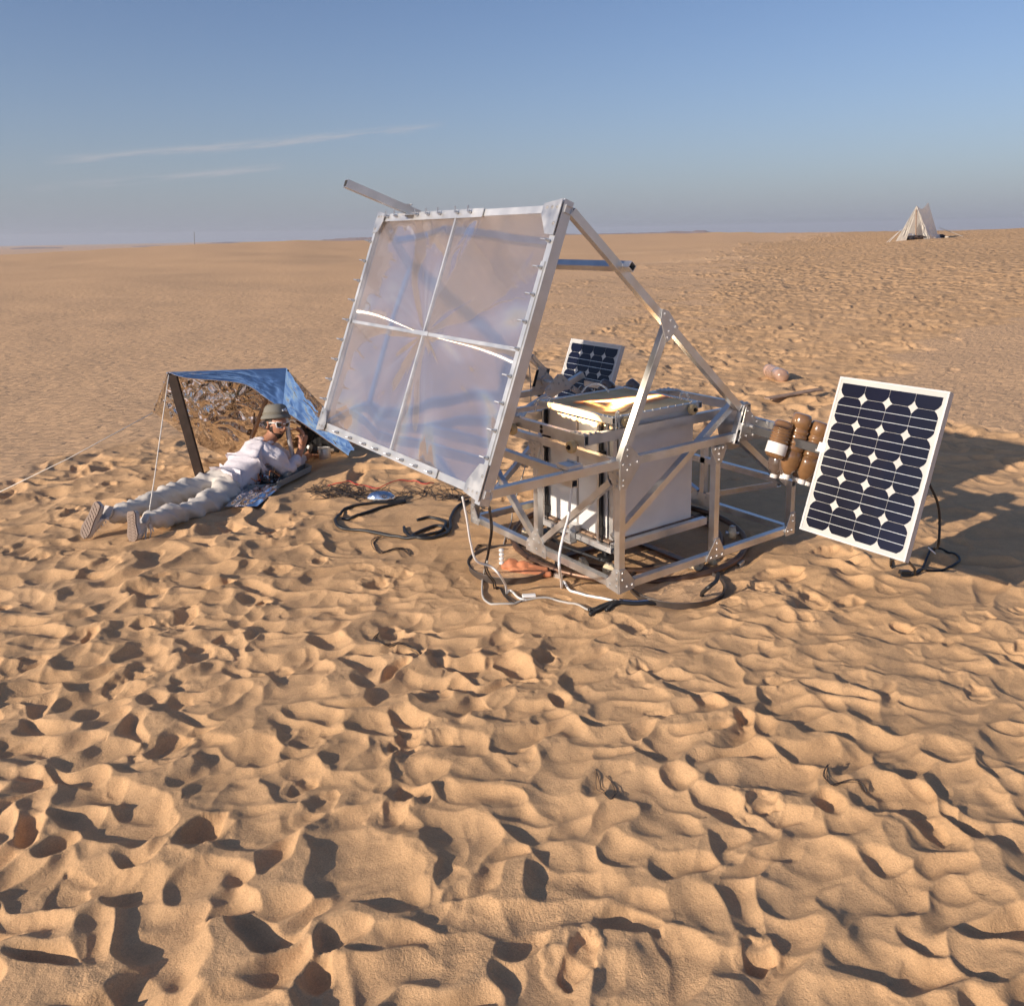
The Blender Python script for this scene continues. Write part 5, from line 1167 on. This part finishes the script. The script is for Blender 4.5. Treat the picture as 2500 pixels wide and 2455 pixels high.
cable('red_wire', 'thin red wire trailing across the sand toward the lens', [(800, 1184), (833, 1182), (855, 1178), (890, 1188), (925, 1192), (970, 1178), (1010, 1176), (1040, 1182), (1060, 1178)], .0042, REDC, lift=.006)
wt = MB()
for k in range(18):
    x = rng.uniform(760, 900); y = rng.uniform(1180, 1200); pts = []
    x1 = rng.uniform(860, 1150) if k % 3 else rng.uniform(800, 900); n_ = int(max(x1-x, 60)/34)+3
    for i in range(n_):
        t = i/(n_-1); xx = x+(x1-x)*t; yy = np.interp(xx, [760, 860, 960, 1050, 1150], [1192, 1200, 1210, 1200, 1222])+rng.normal(0, 9)
        pts.append((xx+rng.normal(0, 6), yy))
    wt.path(gcable(pts, .0024, 6, abs(rng.normal(0, .006))), .0024, 4)
for cx_, cy_, s_ in ((790, 1205, 22), (815, 1200, 20), (860, 1208, 16), (785, 1190, 20), (1120, 1215, 18), (1090, 1208, 20), (1180, 1250, 22)):
    for k in range(4):
        a0 = rng.uniform(0, 6.28); ra = s_*rng.uniform(.5, 1.1); rb = ra*rng.uniform(.3, .6)
        wt.path(gcable([(cx_+rng.normal(0, 12)+ra*math.cos(a0+q), cy_+rng.normal(0, 3)+rb*math.sin(a0+q)) for q in np.linspace(0, rng.uniform(3, 6), 8)], .0024, 5, abs(rng.normal(0, .006))), .0024, 4)
o = build('wire_tangle', wt, BLACKW, smooth='all'); tag(o, 'long tangle of thin black wires between the grey case and the machine', 'wires')
def loose(label, pts, k=4, j=3, group='loose wire ends in the sand'):
    mb = MB()
    for i in range(k): rr_ = .0013 if pts[0][1] > 1700 else .0024; mb.path(gcable([(x+rng.normal(0, j), y+rng.normal(0, j*.5)) for x, y in pts], rr_, 6, .003*i), rr_, 4)
    tag(build('loose_wire', mb, BLACKW, smooth='all'), label, 'wire', group)
loose('bent bunch of black wire on the sand below the black hose coil', [(932, 1308), (912, 1322), (925, 1345), (960, 1340), (990, 1338), (1000, 1350)])
loose('bunch of wire half buried in the foreground sand, lower centre', [(1452, 1885), (1460, 1915), (1474, 1948), (1492, 1955), (1498, 1925), (1478, 1890)], 2, 5)
loose('bunch of wire half buried in the foreground sand at the right', [(2022, 1888), (2012, 1910), (2028, 1935), (2060, 1928), (2100, 1930), (2118, 1938)])
loose('bunch of wire half buried in the sand, middle distance below the coil', [(925, 1545), (912, 1560), (935, 1578), (975, 1570), (1015, 1572), (1030, 1582)], 3)
loose('short wires poking out of the sand left of the left pan', [(1158, 1340), (1172, 1328), (1195, 1330), (1210, 1342)], 4, 2)
cable('panel_cable', 'black cable and plug hanging behind the large solar panel onto the sand', [tuple(dp(2268, 1180, 4.9)), tuple(dp(2288, 1225, 4.95)), tuple(dp(2294, 1271, 5.0)), tuple(dp(2290, 1333, 5.02)), (2276, 1352), (2250, 1388), (2225, 1398), (2200, 1402)], .0075, BLACKR,
      extra=[[tuple(dp(2216, 1368, 4.75)), (2241, 1390), (2275, 1396), (2313, 1394), (2342, 1378), (2316, 1356), (2284, 1348)], [tuple(dp(2186, 1362, 4.7)), (2174, 1378), (2178, 1390)]])
tag(build('cable_plug', MB().tube(gpt(2196, 1402, .02), gpt(2222, 1399, .02), .03, .025, hollow=False), BLACKR, bevel=.004), 'flat black plug lying on the sand below the large solar panel', 'plug')
tag(build('cable_tag', MB().tube(dp(2268, 1338, 4.98), dp(2282, 1349, 4.98), .035, .006, hollow=False), TAPE), 'small white tag on the cable behind the large solar panel', 'cable tag')
cable('thin_cord', 'thin pale cord hanging behind the lens side tube down to the sand', [tuple(yp(1292, 890, 1.7)), tuple(yp(1296, 960, 1.7)), tuple(yp(1292, 1060, 1.7)), tuple(yp(1284, 1130, 1.7)), tuple(yp(1262, 1205, 1.68)), (1240, 1290), (1228, 1330)], .0042, GREYC)

# plank lying behind, and the pale splinter beside it
p = gp(1872, 986); q = gp(2000, 968); p[2] = H(p[0], p[1])+.06; q[2] = H(q[0], q[1])+.11
tag(build('plank', MB().tube(p, q, .10, .02, (0, 0, 1), hollow=False), WOODP, bevel=.002), 'thin weathered plank lying on the walked sand behind the bottle rack', 'plank')

# ------------------------------------------------------------------ far canvas tent
TD = 68.
def tp_(x, y, D=TD): return dp(x, y, D)
FL = tp_(2187, 577.5, 67.5); FA = tp_(2237.5, 502.5, 69); FR = tp_(2272, 569.5, 68.5); OL = tp_(2213, 576, 67.8); OR_ = tp_(2256, 573, 68.2); OT = tp_(2237, 512, 68.9)
BA = tp_(2266.5, 494.5, 72.5); BR = tp_(2294, 560, 72.5); BL = tp_(2228, 566, 74); BR[2] -= .15
def tentp(o): return o
for P in (FL, OL, OR_, FR, BR, BL): P[2] = H(P[0], P[1])-.02
tent = thing('canvas_tent', 'cream canvas ridge tent with two peaks and an open front on the far rise', 'tent', (FL+FR)/2)
def cloth(name, c0_, c1_, d0_, d1_, m_=CANVAS, amp=.05, seed=0, sag=0, nu=24, nv=24):
    return build(name, MB().grid(coons(c0_, c1_, d0_, d1_, nu=nu, nv=nv, amp=amp, seed=seed, sag=sag)), m_, tent, smooth='all')
cloth('front_flap', ln_c(FL, FA), ln_c(OL, OT), ln_c(FL, OL), ln_c(FA, OT), seed=51)
cloth('front_flap', ln_c(OR_, OT), ln_c(FR, FA), ln_c(OR_, FR), ln_c(OT, FA), seed=52)
rid = (FA+BA)/2-(0, 0, .38)
cloth('roof_side', ln_c(FR, BR), ln_c(FA, rid, BA), ln_c(FR, FA), ln_c(BR, BA), m_=CANVASG, amp=.10, seed=53, sag=.12)
cloth('roof_side', ln_c(FL, BL), ln_c(FA, rid, BA), ln_c(FL, FA), ln_c(BL, BA), amp=.08, seed=54)
cloth('back_wall', ln_c(BL, BA), ln_c(BR, BA), ln_c(BL, BR), ln_c(BA, BA), amp=.05, seed=55)
cloth('hem_skirt', ln_c(FR+(0, -.1, .35), BR+(0, -.1, .38)), ln_c(FR+(.1, -.35, 0), BR+(.1, -.3, 0)), ln_c(FR+(0, -.1, .35), FR+(.1, -.35, 0)), ln_c(BR+(0, -.1, .38), BR+(.1, -.3, 0)), m_=CANVASG, amp=.12, seed=56, nv=8)
mp2 = (OL+OR_)/2; build('tent_pole', MB().cyl(tp_(2236, 574, 68), OT, .05, 8), WOODP, tent)
for k, (x0, y0, x1, y1, dz) in enumerate(((2200, 561, 2172, 570, 0), (2192, 568, 2166, 578, 0), (2293, 556, 2352, 563, 0))):
    q = tp_(x1, y1, 67 if k < 2 else 73); q[2] = H(q[0], q[1]); build('guy_line', MB().path([tp_(x0, y0, 68 if k < 2 else 72.5), q], .025, 4), ROPE, tent)
def lump(label, x, y, D, sx, sz, m_, cat, name, lift=.0):
    c = tp_(x, y, D); c[2] = H(c[0], c[1]); th = np.linspace(0, 6.2832, 18); ph = np.linspace(-1.5, 1.5, 10)
    G = [[c+Rv*sx*math.cos(t)*math.cos(p_)*(1+.12*math.sin(3*t+c[0]))+fw*sx*.7*math.sin(t)*math.cos(p_)+np.array([0, 0, 1])*(sz*(1+math.sin(p_))*.9+.1*sz*math.sin(4*t)+lift) for t in th] for p_ in ph]
    tag(build(name, MB().grid(G), m_, smooth='all'), label, cat)
lump('dark bag just inside the tent opening at the left of the pole', 2221, 574, 68.4, .45, .13, mat('dark_bag', (.03, .03, .04), .7), 'bag', 'duffel_bag')
lump('white bundle lying on the dark bag inside the tent', 2222, 572, 68.7, .35, .14, TAPE, 'bundle', 'bundle', .25)
lump('blue box behind the white bundle inside the tent', 2225, 571, 69.5, .45, .24, mat('blue_box', (.05, .13, .22), .6), 'box', 'storage_box')
lump('heap of dark gear inside the tent at the right of the pole', 2246, 573, 68.6, .55, .17, mat('dark_gear', (.035, .022, .02), .8), 'gear', 'camp_gear')
lump('dark sack on the sand at the right of the tent', 2299, 563, 72, .35, .18, mat('dark_sack', (.02, .02, .04), .8), 'sack', 'sack')
lump('small pale stone to the right of the tent', 2313, 566.5, 71, .18, .07, CANVAS, 'stone', 'stone')
# distant mast on the left dune edge
mpx = dp(474, 600, 170); mt_ = dp(474, 567, 170); mpx[2] -= 2
tag(build('mast', MB().cyl(mpx, mt_, .07, 6), mat('mast_metal', (.2, .2, .22), .6)), 'thin distant mast standing on the left skyline', 'mast')

# ------------------------------------------------------------------ the dry air
hz = bpy.data.materials.new('desert_haze'); hz.use_nodes = True; t = hz.node_tree; t.nodes.clear()
o_ = N(t, 'ShaderNodeOutputMaterial'); pv = N(t, 'ShaderNodeVolumePrincipled'); pv.inputs['Density'].default_value = .00014; pv.inputs['Color'].default_value = (.86, .88, .97, 1)
pv.inputs['Anisotropy'].default_value = .2; t.links.new(pv.outputs[0], o_.inputs['Volume'])
mb = MB().box((0, 0, 14), 16000, 16000, 90)
hb = build('haze', mb, hz, base=(0, 0, 0)); hb['kind'] = 'stuff'
